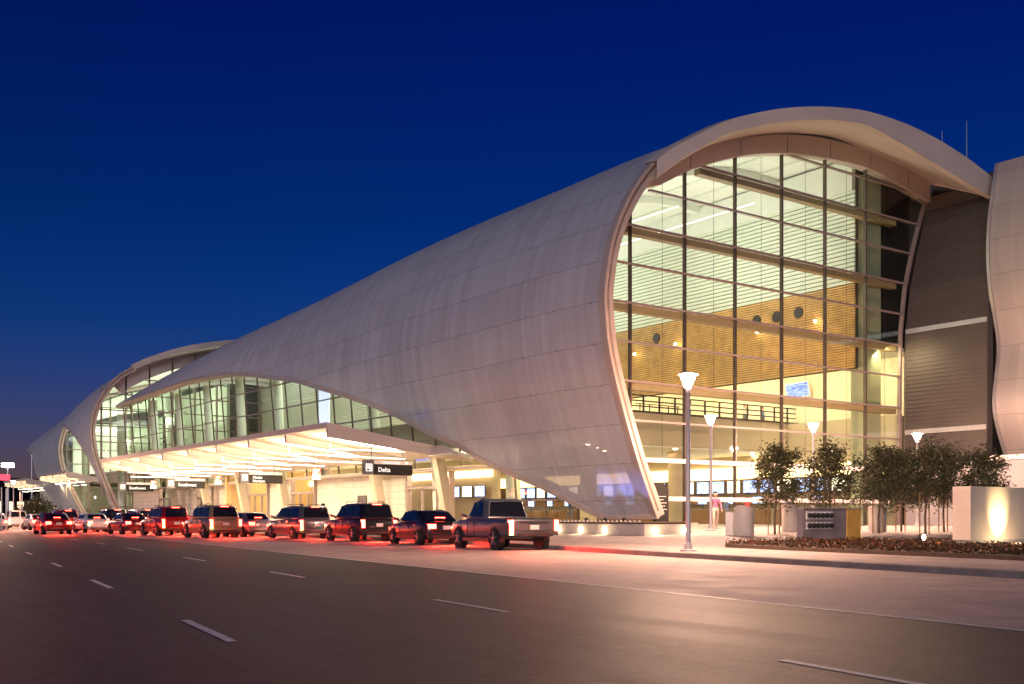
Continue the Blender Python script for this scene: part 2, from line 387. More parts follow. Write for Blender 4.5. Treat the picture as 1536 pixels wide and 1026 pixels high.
# ------------------------------------------------------------------ the hull profile shared by the halls
PROF = [(.96, 1.08), (.25, 2.57), (-.44, 4.1), (-1.04, 5.62), (-1.59, 7.12), (-2.03, 8.44), (-2.39, 9.76), (-2.61, 11.41), (-2.66, 12.41), (-2.48, 13.78), (-2.26, 14.82), (-1.81, 16.07), (-1.13, 17.37), (-.31, 18.55), (.96, 19.9), (2.6, 20.95), (5, 22.2), (8, 23.4), (12, 24.5), (16, 25.2), (20, 25.2), (24, 24.6), (28, 23.3), (33, 20.5), (37, 16)]
ARC = [0]
for i in range(1, len(PROF)): ARC.append(ARC[-1]+math.dist(PROF[i], PROF[i-1]))
PB = [p[0] for p in PROF]; PZ = [p[1] for p in PROF]
class Hall:
    def __init__(s, ka, kv, la, lv): s.ka, s.kv, s.la, s.lv = ka, kv, la, lv
    def k(s, a): return smooth_interp(a, s.ka, s.kv)
    def low(s, a): return smooth_interp(a, s.la, s.lv)
    def pt(s, a, t, off=0.):
        e = .05; t = min(max(t, 0), ARC[-1]); b, z = smooth_interp(t, ARC, PB), smooth_interp(t, ARC, PZ)
        if off:
            t = min(max(t, e), ARC[-1]-e)
            b2, z2 = smooth_interp(t+e, ARC, PB), smooth_interp(t+e, ARC, PZ); b1, z1 = smooth_interp(t-e, ARC, PB), smooth_interp(t-e, ARC, PZ)
            d = math.hypot(b2-b1, z2-z1); b += (z2-z1)/d*off; z -= (b2-b1)/d*off      # towards the inside
        k = s.k(a)
        return (8+(b-8)*(1-.25*(1-k)), a, 1.15+(z-1.15)*k)
H1 = Hall([-1, 4, 10, 25, 40, 50, 60, 75, 85, 96], [1, 1.007, 1.004, .993, .952, .932, .914, .87, .835, .79],
          [-1, 3.3, 4.2, 7.4, 10.4, 13.2, 14.8, 18.2, 21, 24.1, 27.8, 31.9, 36.5, 42.1, 47.1, 52.4, 58.2, 64.9, 74.4, 86.2, 97],
          [0, 0, .37, 1.84, 2.94, 4.04, 4.9, 6.12, 7.35, 8.45, 9.55, 10.65, 11.88, 12.98, 13.96, 14.82, 15.43, 16.16, 16.78, 17.9, 19.2])
H2 = Hall([97, 101, 104, 110, 118, 127], [.97, .955, .945, .915, .85, .72],
          [97, 98.2, 98.7, 99.2, 101.4, 103.8, 107.5, 112.2, 122.5, 127], [0, 2.08, 5, 7.1, 9.8, 11.4, 13, 14.45, 17.7, 18.6])
H3 = Hall([115, 120, 130, 140, 149], [.85, .83, .77, .72, .65], [115, 127.5, 128.7, 130.2, 131.9, 136.8, 146.1, 149], [0, 0, 3.06, 6.5, 12.1, 14.3, 17.9, 19])
S_END = ARC[-1]
def hull(H, a0, a1, parent, n=64, na=80, send=S_END):
    sta = sorted(set([a0+(a1-a0)*i/na for i in range(na+1)]+[x for x in H.la if a0 <= x <= a1]))
    mb = MB(); uv = []; rows = []
    for a in sta:
        lo = H.low(a); r = []
        for j in range(n+1):
            t = lo+(send-lo)*(j/n)**1.15; r.append(H.pt(a, t)); uv.append((a, t))
        rows.append(r)
    mb.grid(rows)
    o = mb.build('shell', m_hull, parent, smooth=True, uv=uv, fix=False)
    # folded edge trim along the cut lower edge
    tb = MB(); rings = []
    for a in sta:
        lo = H.low(a); rings.append([H.pt(a, lo-.10, -.06), H.pt(a, lo+.28, -.02), H.pt(a, lo+.34, .5), H.pt(a, lo-.06, .62)])
    tb.loft(rings); tb.build('arch_trim', m_trim, parent, smooth=True)
    return o
def rim(H, a, parent, s0, s1, n=60):
    tb = MB(); rr = []
    for j in range(n+1):
        t = s0+(s1-s0)*j/n; q = lambda off, da: (lambda p: (p[0], p[1]+da, p[2]))(H.pt(a, t, off))
        rr.append([q(-.03, .25), q(-.05, -.10), q(.13, -.10), q(.16, .10), q(.30, .12), q(.34, -.02), q(.62, .0), q(.75, 1.2), q(.12, 1.2)])
    tb.loft(rr); return tb.build('rim', m_trim, parent, smooth=True)
def lining(H, a0, a1, parent, off, s0, s1, n=40, na=40, mat=m_white, follow=.5):
    mb = MB(); rows = []
    for i in range(na+1):
        a = a0+(a1-a0)*i/na; lo = max(s0, H.low(a)+follow); rows.append([H.pt(a, lo+(s1-lo)*j/n, off) for j in range(n+1)])
    mb.grid(rows); return mb.build('ceiling', mat, parent, smooth=True, fix=False)

# ================================================================== NEAR HALL
T1 = thing('terminal_hall', 'largest curved metal airport hall with the tall glass end wall and deep drop-off canopy', 'terminal', (10, 0, .6))
hull(H1, -1, 97, T1, n=70, na=90)
rim(H1, -1, T1, 0, 25.2)
lining(H1, .4, 97, T1, .85, 14.2, 46.5)
# ceiling ribs and purlins, following the vault
mb = MB()
for i in range(13):
    a = 7.5+7.4*i; rr = []
    lo = max(14.4, H1.low(a)+.7)
    for j in range(25):
        t = lo+(45-lo)*j/24; p, q = H1.pt(a, t, .87), H1.pt(a, t, 1.35)
        rr.append([(p[0], a-.25, p[2]), (p[0], a+.25, p[2]), (q[0], a+.25, q[2]), (q[0], a-.25, q[2])])
    mb.loft(rr)
mb.split('ceiling_rib', m_white, T1)
mb = MB()
for t in (18, 21, 24, 27, 30, 33, 36, 39):
    mb.loft([[H1.pt(a, t-.06, .86), H1.pt(a, t+.06, .86), H1.pt(a, t+.06, .98), H1.pt(a, t-.06, .98)] for a in [.6+4*i for i in range(22)]])
mb.split('ceiling_purlin', m_uslat, T1)
# ---- visor over the glass end
VX = [(985, 241, 268, -1.5), (1000, 228, 254, -1.65), (1040, 205, 228, -2), (1070, 190, 211, -2.3), (1100, 178, 198, -2.6), (1140, 168, 188, -3), (1170, 163, 183, -3.3), (1205, 160, 180, -3.7), (1240, 160, 179, -4), (1270, 162, 182, -4.15), (1298, 166, 187, -4.3), (1350, 182, 214, -4.6), (1400, 205, 244, -4.8), (1450, 236, 274, -5), (1488, 265, 296, -5.2)]
XS = [v[0] for v in VX]; VX = [tuple([985+503*i/56]+[smooth_interp(985+503*i/56, XS, [v[j] for v in VX]) for j in (1, 2, 3)]) for i in range(57)]
GT = [(1.62, 18.77), (4.16, 20.14), (8.14, 21.7), (11.86, 22.59), (16.04, 23.1), (20.02, 23.24), (23.7, 22.76), (26.54, 22.29)]
BT = [(1.62, 19.2), (4.16, 20.91), (8.14, 22.53), (12.34, 23.6), (16.3, 24.1), (20.02, 24.1), (24.95, 23.7), (27, 23.2)]
mb = MB(); rr = []; 
for x, yt, yb, a in VX:
    (bt, zt), (bb, zb) = plane_a(x, yt, a), plane_a(x, yb, a)
    bs = max(1.2, min(27, bt+1.0)); zs = smooth_interp(bs, [p[0] for p in BT], [p[1] for p in BT]); zt = max(zt, zb+.35)
    ro = H1.pt(1.5, 22) 
    rr.append([(bt, a, zt), (bb, a, zb), (bb+.15, a+.35, zb-.02), (bb+.2, a+.4, zb+.12), (bs, -.75, zs+.1), (bs, -.35, max(zs, zt)+.12), (bt, a+.9, zt+.12)])
mb.loft(rr); mb.build('visor', m_soffit, T1, smooth=True)
mb = MB(); rr = []
for i in range(49):
    b = 1.3+(26.6-1.3)*i/48; z0 = smooth_interp(b, [p[0] for p in GT], [p[1] for p in GT])-.05; z1 = smooth_interp(b, [p[0] for p in BT], [p[1] for p in BT])+.15
    rr.append([(b, -.34, z0), (b, -.34, z1), (b, .3, z1), (b, .3, z0)])
mb.loft(rr); 
mb.build('bulkhead', m_soffit, T1)
mb = MB()
for i in range(1, 7):
    b = 4*i+.1; z0 = interp(b, [p[0] for p in GT], [p[1] for p in GT]); z1 = interp(b, [p[0] for p in BT], [p[1] for p in BT])
    mb.box(b-.02, b+.02, -.347, -.33, z0, z1)
mb.split('bulkhead_joint', m_dark, T1)
# ---- glass end wall
GT = [(1.62+24.92*i/30, smooth_interp(1.62+24.92*i/30, [p[0] for p in GT], [p[1] for p in GT])) for i in range(31)]
GP = [(1.45, .66), (1.3, 1.08), (.62, 2.57), (-.05, 4.1), (-.62, 5.6), (-1.15, 7.1), (-1.5, 8.4), (-1.8, 9.8), (-1.95, 10.96), (-1.95, 12.6), (-1.75, 13.8), (-1.3, 15.3), (-.5, 16.9), (.5, 18)]+GT+[(25.7, 20.46), (24.95, 18.53), (24.21, 16.19), (23.75, 13.2), (23.6, 6.21), (23.55, .66)]
def zspan(b):
    zs = []
    for (b0, z0), (b1, z1) in zip(GP, GP[1:]+GP[:1]):
        if (b0-b)*(b1-b) < 0: zs.append(z0+(z1-z0)*(b-b0)/(b1-b0))
    return min(zs), max(zs)
def bspan(z):
    bs = []
    for (b0, z0), (b1, z1) in zip(GP, GP[1:]+GP[:1]):
        if (z0-z)*(z1-z) < 0: bs.append(b0+(b1-b0)*(z-z0)/(z1-z0))
    return min(bs), max(bs)
mb = MB(); mb.quad(*[(b, .02, z) for b, z in GP]); gw = mb.build('glass_wall', m_glass, T1, fix=False)
for k in range(6):
    b = 4*k+.001; z0, z1 = zspan(b); mb = MB(); mb.box(b-.05, b+.05, -.09, .12, z0, z1); mb.build('mullion', m_mull, gw)
mb = MB()
ed = [p for p in GP if p[0] > 23 and p[1] < 22.5]
for (b0, z0), (b1, z1) in zip(ed, ed[1:]): mb.bar((b0, .02, z0), (b1, .02, z1), .22, .2, (0, 1, 0))
mb.build('edge_frame', m_trans, gw)
for k in range(11):
    z = 2.15+2.05*k; b0, b1 = bspan(z); mb = MB(); h = .12 if k < 2 else .05
    mb.box(b0, b1, -.13, .06, z-h, z+h); mb.build('transom', m_wtrans if k < 2 else m_trans, gw)
for k in (3, 5, 7, 9):
    z = 2.15+2.05*k; b0, b1 = bspan(z); mb = MB(); mb.box(b0+.1, min(b1, 23.4), .08, .55, z-.40, z-.06); mb.build('wind_girder', m_girder, gw)
mb = MB()
for k in range(6):
    for d in (2.9,):
        b = 4*k+d; z0, z1 = zspan(b); mb.box(b-.008, b+.008, .6, .616, max(z0, 4.4), z1)
mb.split('tie_rod', m_mull, gw)
# ---- inside the near hall
def boxpart(name, mat, parent, *bxs):
    mb = MB()
    for b in bxs: mb.box(*b)
    return mb.split(name, mat, parent)[0]
boxpart('interior_floor', m_floor, T1, (1.6, 33, .06, 97, .4, .655))
mb = MB()
z = 10.85
while z < 16.25: mb.box(20.4, 20.52, 1.1, 46, z, z+.115); z += .165
mb.build('timber_slats', m_wood, T1)
mb = MB(); z = 10.85
while z < 16.2: mb.box(20.4, 20.52, 46.1, 99.4, z, z+.235); z += .275
mb.build('lower_pale_slats', m_uslat, T1)
mb = MB(); z = 16.32
while z < 22.2: mb.box(20.4, 20.52, 1.1, 99.4, z, z+.215); z += .275
mb.build('pale_slats', m_uslat, T1)
boxpart('slat_backing', m_wood2, T1, (20.54, 20.9, 1.2, 99.5, 10.8, 24.0))
boxpart('wall_header', m_white, T1, (20.2, 20.53, 1.15, 99.4, 22.25, 24.3))
mb = MB()
for a, zz in ((9.3, 15.05), (7.5, 15.05), (5.6, 15.05), (19.5, 15.2), (33, 15.2)):
    mb.lathe((20.34, a, zz), [(.02, 0), (.36, 0), (.36, .06), (.40, .06)], 20, 'x')
mb.split('air_nozzle', m_dark, T1)
boxpart('upper_floor', m_fascia, T1, (1.9, 33, 10.2, 97, 5.95, 8.05))
boxpart('lobby_ceiling', m_white, T1, (1.9, 33, 10.4, 97, 5.86, 5.94))
boxpart('upper_back_wall', M('cream_wall', (.70, .61, .47), .6, var=.04), T1, (26.2, 26.5, .6, 97, 8.06, 12.4))
boxpart('recess_ceiling', m_white, T1, (20.95, 26.19, .6, 97, 12.1, 12.4))
boxpart('lobby_back_wall', M('amber_wall', (.58, .38, .18), .6, var=.06), T1, (.9, 24.6, 60, 60.3, .66, 5.85))
boxpart('side_pier', M('sage_pier', (.36, .36, .24), .6, var=.05), T1, (20.95, 22.5, .62, 1.8, .66, 23.3))
boxpart('side_dark_panel', m_dark, T1, (22.52, 26.8, 1.3, 1.6, 13, 23.4))  # flat dark panel filling the opening beside the pier
mb = MB()
for i in range(20): mb.box(22.52, 23.3, 1.2, 1.28, 8.1+.165*i, 8.1+.165*i+.08)
mb.build('louvre', m_rib, T1)
boxpart('inner_side_wall', m_fascia, T1, (24.7, 25.0, .7, 60, .66, 5.9), (24.7, 25.0, .7, 10.1, 5.95, 8.02), (27.0, 27.2, .6, 97, 12.5, 24))
boxpart('balcony_cap', m_dark, T1, (3.0, 33, 10.0, 10.3, 8.06, 8.16))
mb = MB()
for i in range(16):
    b = 5+1.45*i; mb.box(b-.05, b+.05, 10.58, 10.68, 8.0, 9.25)
for zz in (8.5, 8.85, 9.22): mb.box(4.9, 26.8, 10.58, 10.68, zz, zz+.075)
for i in range(5): mb.box(15.9-.9*i, 15.96-.9*i, 12.6, 12.66, 8, 9.0)
for zz in (8.45, 8.95): mb.box(11.9, 16.1, 12.58, 12.68, zz, zz+.05)
mb.box(26.74, 26.8, 10.6, 14, 9.2, 9.25)
mb.build('balcony_railing', m_black, T1)
mb = MB()
for b, a in ((7.6, 12.5), (16.6, 13.5)): mb.lathe((b, a, .66), [(.55, 0), (.55, 5.2)], 24)
mb.split('lobby_column', m_fascia, T1, smooth=True)
# luminous cove and counters' header along the back of the lobby
boxpart('light_cove', m_cove, T1, (24.4, 24.65, 1.2, 58, 4.1, 5.0))
boxpart('counter_header', M('walnut_header', (.20, .11, .05), .5), T1, (23.9, 24.38, 1.2, 58, 2.95, 4.05), (23.6, 24.66, 1.2, 58, 2.2, 2.5))
mb = MB()
for i in range(9): mb.lathe((6.3+2.6*i, 11+2.2*(i % 3), 5.80), [(.14, 0), (.14, .05)], 12)
mb.split('downlight', m_bulb, T1)
mb = MB()
for a, zz in ((8.9, 14.1), (3.9, 14.1), (21.6, 14.1), (17, 14.3)): mb.lathe((20.0, a, zz), [(.10, 0), (.10, .16)], 10)
mb.split('spot_lamp', m_bulb, T1)
# linear pendant lamps
mb = MB()
for b, z in ((6.5, 19.3), (13, 20.6)):
    for a0 in (3, 21, 39, 57): mb.box(b-.02, b+.02, a0, a0+14, z-.02, z+.02)
mb.split('linear_lamp', m_cool, T1)
for a, e in ((9, 1500), (27, 1600), (47, 1600), (68, 1400), (86, 900)):
    light('hall_uplight', 'AREA', (11, a, 15.2), e*.42, (.97, 1, .92), T1, (math.pi, 0, 0), shape='RECTANGLE', size=12, size_y=13)
    o = light('wall_washer', 'AREA', (13.5, a, 17.2), e*.085, (.97, 1, .90), T1, None, shape='RECTANGLE', size=10, size_y=3); aim(o, (13.5, a, 17.2), (20.4, a, 19.5))
for a in (4, 16, 30, 46, 64): light('recess_lamp', 'AREA', (22, a, 11.9), 620, (1, .78, .44), T1, (0, R(-35), 0), shape='RECTANGLE', size=1, size_y=11)
for a, e in ((6, 260), (18, 260), (36, 240), (56, 240)):
    o = light('timber_washer', 'AREA', (14, a, 9.6), e*.62, (1, .68, .30), T1, None, shape='RECTANGLE', size=9, size_y=2); aim(o, (14, a, 9.6), (20.4, a, 12.8))
for b, q in ((5, 12), (14, 14), (21, 10), (14, 26), (21, 30)):
    light('lobby_lamp', 'AREA', (b, q+4, 5.7), 330, (1, .66, .31), T1, None, shape='RECTANGLE', size=5, size_y=10)
for b in (5, 12, 19): 
    o = light('fascia_lamp', 'AREA', (b, 1.6, 2.4), 14, (1, .80, .46), T1, None, shape='RECTANGLE', size=5, size_y=.4); aim(o, (b, 1.6, 2.4), (b, 10, 6.6))
# ---- glazed long side under the arch
fg = MB(); STF = [4.6+1.5*i for i in range(59)]
def side_top(a): return H1.pt(a, H1.low(a)+.22, .35)
def side_x(z): return 1.15-.085*(z-4.6)
fg.grid([[(side_x(z), a, z) for z in [(.66 if a < 14.5 else 4.62)+(max(1.2, side_top(a)[2])-(.66 if a < 14.5 else 4.62))*j/6 for j in range(7)]] for a in STF])
sg = fg.build('side_glazing', m_fglass, T1, fix=False)
mb = MB()
for i in range(30):
    a = 6+3.0*i; z1 = side_top(a)[2]; z0 = .66 if a < 14.5 else 4.62
    if z1 > z0+.2: mb.bar((side_x(z0), a, z0), (side_x(z1), a, z1), .07, .12, (1, 0, 0))
mb.split('side_mullion', m_mull, sg)
mb = MB()
for z in (2.2, 4.4, 6.5, 8.6, 10.7, 12.8):
    pts = [a for a in [4.6+.5*i for i in range(176)] if side_top(a)[2] > z and (a > 14.5 or z < 5)]
    if z < 4: pts = [a for a in pts if a < 14.5]
    if len(pts) > 2: mb.bar((side_x(z)-.02, pts[0], z), (side_x(z)-.02, pts[-1], z), .12, .09)
mb.split('side_transom', m_trans, sg)
mb = MB()
for i in range(9):
    a = 15+9.2*i; mb.tube([(3.4, a, .7), (3.0, a, 8), (2.6, a, min(15.3, side_top(a)[2]+1.2))], [.5, .46, .42], 18)
mb.split('hall_column', m_uslat, T1, smooth=True)
for a in (20, 36, 52, 70, 86): light('side_lamp', 'AREA', (6, a, 14.2), 480, (.95, 1, .88), T1, (0, 0, 0), shape='RECTANGLE', size=5, size_y=12)
# ---- ground storey under the canopy
gs = MB()
for a0, a1 in ((27.6, 42.6), (48.4, 52.8), (58.8, 67.5), (73, 80), (86, 96)): gs.box(2.4, 2.9, a0, a1, .66, 4.5)
gs.split('stone_wall', m_stone, T1)
boxpart('wall_coping', m_trim, T1, (1.1, 3.0, 16.4, 96, 4.503, 4.6))
mb = MB()
for a0, a1 in ((21.2, 27.3), (43, 48), (53.2, 58.4), (68, 72.6), (80.4, 85.6)):
    mb.piece(); mb.box(2.3, 2.7, a0, a0+.2, .66, 4.4); mb.box(2.3, 2.7, a1-.2, a1, .66, 4.4); mb.box(2.3, 2.7, a0+.2, a1-.2, 3.2, 3.4)
    for q in (.33, .66): mb.box(2.4, 2.6, a0+(a1-a0)*q-.04, a0+(a1-a0)*q+.04, .66, 3.2)
mb.split('entrance_frame', m_trans, T1)
boxpart('service_door', m_dark, T1, (2.33, 2.39, 33.6, 35.1, .66, 2.9))
mb = MB()
for a in (20.0, 29.3, 46.5, 56.0, 66, 76): mb.hexa([(1.2, a-.3, .5), (1.9, a-.3, .5), (1.9, a+.3, .5), (1.2, a+.3, .5), (.2, a-.3, 5.4), (.9, a-.3, 5.4), (.9, a+.3, 5.4), (.2, a+.3, 5.4)])
mb.split('leaning_pier', m_fascia, T1)
for a in (24, 45.5, 56, 70, 83):
    light('entrance_lamp', 'POINT', (5, a, 4.6), 420, (1, .76, .44), T1, shadow_soft_size=.12)
light('lobby_side_lamp', 'POINT', (5, 9, 4.6), 420, (1, .74, .40), T1, shadow_soft_size=.12)
# ---- drop-off canopies
def canopy(parent, b0, b1, a0, a1, zf, zb, bays, power):
    mb = MB(); t = .34
    mb.loft([[(b0, a, zf), (b1, a, zb), (b1, a, zb-.3), (b0, a, zf-t)] for a in (a0, a1)])
    c = mb.build('canopy', m_soffit, parent)
    L = (a1-a0)/bays; rb = MB(); tb = MB(); rod = MB()
    zz = lambda b: zf-t+(zb-.3-zf+t)*(b-b0)/(b1-b0)
    for i in range(bays+1):
        a = min(max(a0+L*i, a0+.16), a1-.16)
        rb.hexa([(b0+.12, a-.14, zz(b0)-.55), (b1-.3, a-.14, zz(b1)-.22), (b1-.3, a+.14, zz(b1)-.22), (b0+.12, a+.14, zz(b0)-.55),
                 (b0+.12, a-.14, zz(b0)+.02), (b1-.3, a-.14, zz(b1)+.02), (b1-.3, a+.14, zz(b1)+.02), (b0+.12, a+.14, zz(b0)+.02)])
    rb.split('canopy_rib', m_soffit, c)
    for i in range(bays):
        a = a0+L*(i+.5); z = zz(b0)-1.05; x0, x1 = b0+1.8, b1-1.6
        tb.piece(); tb.box(x0, x1, a-.02, a+.02, z-.02, z+.02)
        for x in (x0, x1): rod.box(x-.015, x+.015, a-.015, a+.015, z+.02, zz(x))
        tb.piece(); tb.box(x0+.9, x1+.6, a+L*.35, a+L*.35+.04, z-.35, z-.31)
        for x in (x0+1.2, x1-.3): rod.box(x-.015, x+.015, a+L*.35+.02, a+L*.35+.05, z-.29, zz(x))
        light('canopy_uplight', 'AREA', ((x0+x1)/2-.8, a, z+.06), power*1.5, (1, .80, .50), c, (math.pi, 0, 0), shape='RECTANGLE', size=(x1-x0)*.8, size_y=.5)
        light('canopy_downlight', 'AREA', ((x0+x1)/2, a, z-.08), power*.8, (1, .80, .52), c, None, shape='RECTANGLE', size=x1-x0, size_y=.3)
    tb.split('canopy_lamp', m_tube, c); rod.split('lamp_rod', m_trans, c)
    return c
canopy(T1, -9, .6, 17.4, 68, 6.94, 5.5, 8, 800)
mb = MB(); mb.hexa([(-1.6, 14.4, 5.1), (.3, 15.2, 4.7), (.3, 17.6, 4.9), (-1.6, 17.6, 5.1), (-1.6, 16.0, 5.75), (.3, 15.8, 5.2), (.3, 17.7, 5.45), (-1.6, 17.7, 5.75)]); mb.build('canopy_gusset', m_trim, T1)

# ================================================================== THE TWO HALLS BEYOND
def far_hall(H, a0, a1, label, visor=True):
    T = thing('terminal_hall', label, 'terminal', (10, a0+2, .6))
    hull(H, a0, a1, T, n=50, na=36); rim(H, a0, T, 0, 44, 60)
    lining(H, a0+1.5, a1, T, .8, 12, 44, 24, 16)
    k = H.k(a0); q = lambda b, z: (8+(b-8)*(1-.25*(1-k)), a0+.6, 1.15+(z-1.15)*k)
    lo = [H.pt(a0, t, .6) for t in [1.2*i for i in range(38)]]
    mb = MB(); mb.quad(*([(p[0], a0+1.0, p[2]) for p in lo]+[(30, a0+1.0, .7)])); g = mb.build('glass_wall', m_fglass, T, fix=False)
    mm = MB()
    for i in range(9):
        b = -1+3*i; zs = [p[2] for p in lo if abs(p[0]-b) < 1.6]
        if zs: mm.box(b-.09, b+.09, a0+.8, a0+1.15, 1.2 if b > .5 else 4+i, max(zs)-.2)
    for i in range(9):
        z = 2.5+2.05*i; bl = [p[0] for p in lo if p[2] > z]
        if bl: mm.box(min(p[0] for p in lo if abs(p[2]-z) < 1.5)+.3, 27, a0+.85, a0+1.1, z-.07, z+.07)
    mm.split('glazing_bar', m_trans, g)
    boxpart('upper_floor', m_fascia, T, (3, 30, a0+3, a1, 5.9, 7.4)); boxpart('back_wall', m_uslat, T, (16, 16.4, a0+2.5, a1, .7, 20*k))
    boxpart('interior_floor', m_floor, T, (1.6, 30, a0+1, a1, .4, .655)); boxpart('end_wall', m_white, T, (3, 30, a1+2, a1+2.3, .6, 16*k))
    mb = MB(); mb.tube([(2.5, a0+4, .7), (2.3, a0+4, 15*k)], .55, 16); mb.tube([(9, a0+5, .7), (9, a0+5, 18*k)], .55, 16); mb.split('hall_column', m_uslat, T, smooth=True)
    light('hall_lamp', 'AREA', (7, a0+8, 15*k), 800, (1, 1, .84), T, (0, 0, 0), shape='RECTANGLE', size=7, size_y=8)
    light('hall_uplight', 'AREA', (10, a0+8, 14*k), 900, (1, 1, .84), T, (math.pi, 0, 0), shape='RECTANGLE', size=9, size_y=9)
    light('lobby_lamp', 'POINT', (6, a0+7, 4.2), 160, (1, .76, .44), T, shadow_soft_size=.1)
    return T
T2 = far_hall(H2, 97, 127, 'second curved metal hall, rising behind the biggest one with lit clerestory panes')
T3 = far_hall(H3, 115, 149, 'smallest and farthest curved metal hall tucked under the hood of the second one')
# hood over the second hall's rim, and the lit clerestory strip under it
mb = MB(); rr = []
for j in range(31):
    t = 22.5+(46-22.5)*j/30; p, q = H2.pt(97, t, -.35), H2.pt(97, t, .55); w = .3+1.9*min(1, j/10)
    rr.append([(p[0], 97-w, p[2]), (q[0], 97-w, q[2]+.2), (q[0], 97.3, q[2]), (p[0], 97.6, p[2])])
mb.loft(rr); mb.build('hood', m_soffit, T2, smooth=True)
mb = MB(); rr = []
for j in range(31):
    t = 19+(46-19)*j/30; p, q = H2.pt(97, t, .5), H2.pt(97, t, 2.2); rr.append([(p[0], 97.8, p[2]), (q[0], 97.8, q[2]), (q[0], 98.2, q[2]), (p[0], 98.2, p[2])])
mb.loft(rr); mb.build('hood_bulkhead', m_soffit, T2, smooth=True)
canopy(T2, -3.6, .8, 105, 120.8, 7.25, 6.3, 4, 110)
canopy(T3, -3.4, 1.2, 130.5, 147, 7.05, 6.2, 4, 110)

# ================================================================== BUILDING ON THE RIGHT
NB = thing('neighbouring_building', 'dark ribbed metal wall and pale curved metal shell closing the view beside the glass end', 'building', (28, -14, .6))
wp = [(.64, 23.95), (13.2, 24.05), (16.2, 24.55), (18.5, 25.3), (20.5, 26.0), (22.3, 26.9), (25.2, 28.2)]
wb = lambda z: interp(z, [p[0] for p in wp], [p[1] for p in wp])
mb = MB(); mb.loft([[(wb(z), -5.85, z), (wb(z)+.6, -5.85, z), (wb(z)+.6, .35, z), (wb(z), -.16, z)] for z in (4.6, 13.2, 16.2, 18.5, 20.5, 22.3, 23.4)])
mb.build('ribbed_wall', m_rib, NB)
mb = MB(); z = 4.9
while z < 23.1:
    if abs(z-13.3) > .3 and abs(z-6.75) > .3: mb.hexa([(wb(z)-.05, -5.8, z), (wb(z)+.02, -5.8, z), (wb(z)+.02, -.2, z), (wb(z)-.05, -.2, z), (wb(z+.13)-.05, -5.8, z+.13), (wb(z+.13)+.02, -5.8, z+.13), (wb(z+.13)+.02, -.2, z+.13), (wb(z+.13)-.05, -.2, z+.13)])
    z += .26
mb.build('wall_ribs', m_rib, NB)
boxpart('wall_band', m_steel, NB, (wb(13.3)-.1, wb(13.3)+.05, -5.82, -.22, 13.15, 13.45), (wb(6.7)-.1, wb(6.7)+.05, -5.82, -.22, 6.55, 6.85))
boxpart('rear_wall', m_rib, NB, (26.6, 27.0, -14, 2, .6, 22.6))
boxpart('base_wall', m_lilac, NB, (23.9, 24.6, -34, -.2, .5, 4.6))
boxpart('ledge', m_wtrans, NB, (23.7, 24.7, -34, -5.9, 4.62, 4.9))
pts = [plane_a(x, y, -6) for x, y in ((1512, 694), (1503, 665), (1494, 630), (1491, 600), (1495, 560), (1498, 520), (1493, 480), (1486, 440), (1482, 380), (1484, 330), (1489, 290), (1495, 245))]
mb = MB(); uv = []; rows = []
sv = 0
zs = [p[1] for p in pts]; bs = [p[0] for p in pts]; N = 40
for i in range(15):
    a = -6-2.5*i; r = []
    for j in range(N+1):
        z = zs[0]+(zs[-1]-zs[0])*j/N; r.append((smooth_interp(z, zs, bs), a, z)); uv.append((a, z))
    r += [(bs[-1]+3, a, zs[-1]+.5), (bs[-1]+9, a, zs[-1]-2)]; uv += [(a, zs[-1]+3), (a, zs[-1]+9)]
    rows.append(r)
mb.grid(rows); mb.build('curved_shell', m_shell2, NB, smooth=True, uv=uv, fix=False)
mb = MB()
mb.loft([[(smooth_interp(z, zs, bs)-.06, -5.9, z), (smooth_interp(z, zs, bs)+.5, -5.9, z), (smooth_interp(z, zs, bs)+.5, -6.1, z), (smooth_interp(z, zs, bs)-.06, -6.1, z)] for z in [zs[0]+(zs[-1]-zs[0])*j/N for j in range(N+1)]])
mb.build('shell_edge', m_steel, NB, smooth=True)
mb = MB(); mb.lathe((23.66, -8.5, 3.6), [(.13, 0), (.13, .28)], 10, 'x'); mb.build('wall_bracket', m_trim, NB)
for x, y0, y1, lb in ((1413, 196, 216, 'shorter thin mast standing on the roof above the glass end'), (1450, 181, 240, 'taller thin mast standing on the roof above the glass end')):
    b, a = at(x, 84); z1 = 1.15+(776-y1)*84/1600; z2 = 1.15+(776-y0)*84/1600
    mb = MB(); mb.lathe((b, a, 21), [(.10, 0), (.10, .3), (.05, .35), (.05, z1-21), (.028, z2-21)], 8); tag(mb.build('roof_mast', m_steel), lb, 'antenna', 'masts on the roof')

# ================================================================== PLANTER AT THE TOE OF THE HULL
PL = thing('planter', 'long concrete planter with six lit wall lamps under the toe of the hull', 'planter', (-3, -4, .2))
poly = [(-7.35, -9), (-4.8, -9.25), (-2.2, -6.5), (3.4, -1.6), (3.4, 4.2), (-6.1, .8)]
def prism(mb, poly, z0, z1):
    n = len(poly); mb.add([(x, y, z0) for x, y in poly]+[(x, y, z1) for x, y in poly], [tuple(range(n))[::-1], tuple(range(n, 2*n))]+[(i, (i+1) % n, n+(i+1) % n, n+i) for i in range(n)])
mb = MB(); prism(mb, poly, 0, .86); mb.build('wall', m_concrete, PL)
mb = MB(); prism(mb, [(x*.985-.05, y*.985) for x, y in poly], .865, .93); mb.build('soil', m_soil, PL)
mb = MB()
for i in range(26):
    t = i/25; x, y = -7.1+1.1*t, -8.4+8.4*t; mb.lathe((x, y, .93), [(.07, 0), (.09, .03), (.0, .12)], 6)
mb.split('pebble', m_concrete, PL)
lamps = [at(830, 50.5), at(864, 49.1), at(900, 47.6), at(939, 46.2), at(981, 45.2), at(1026, 46.0)]
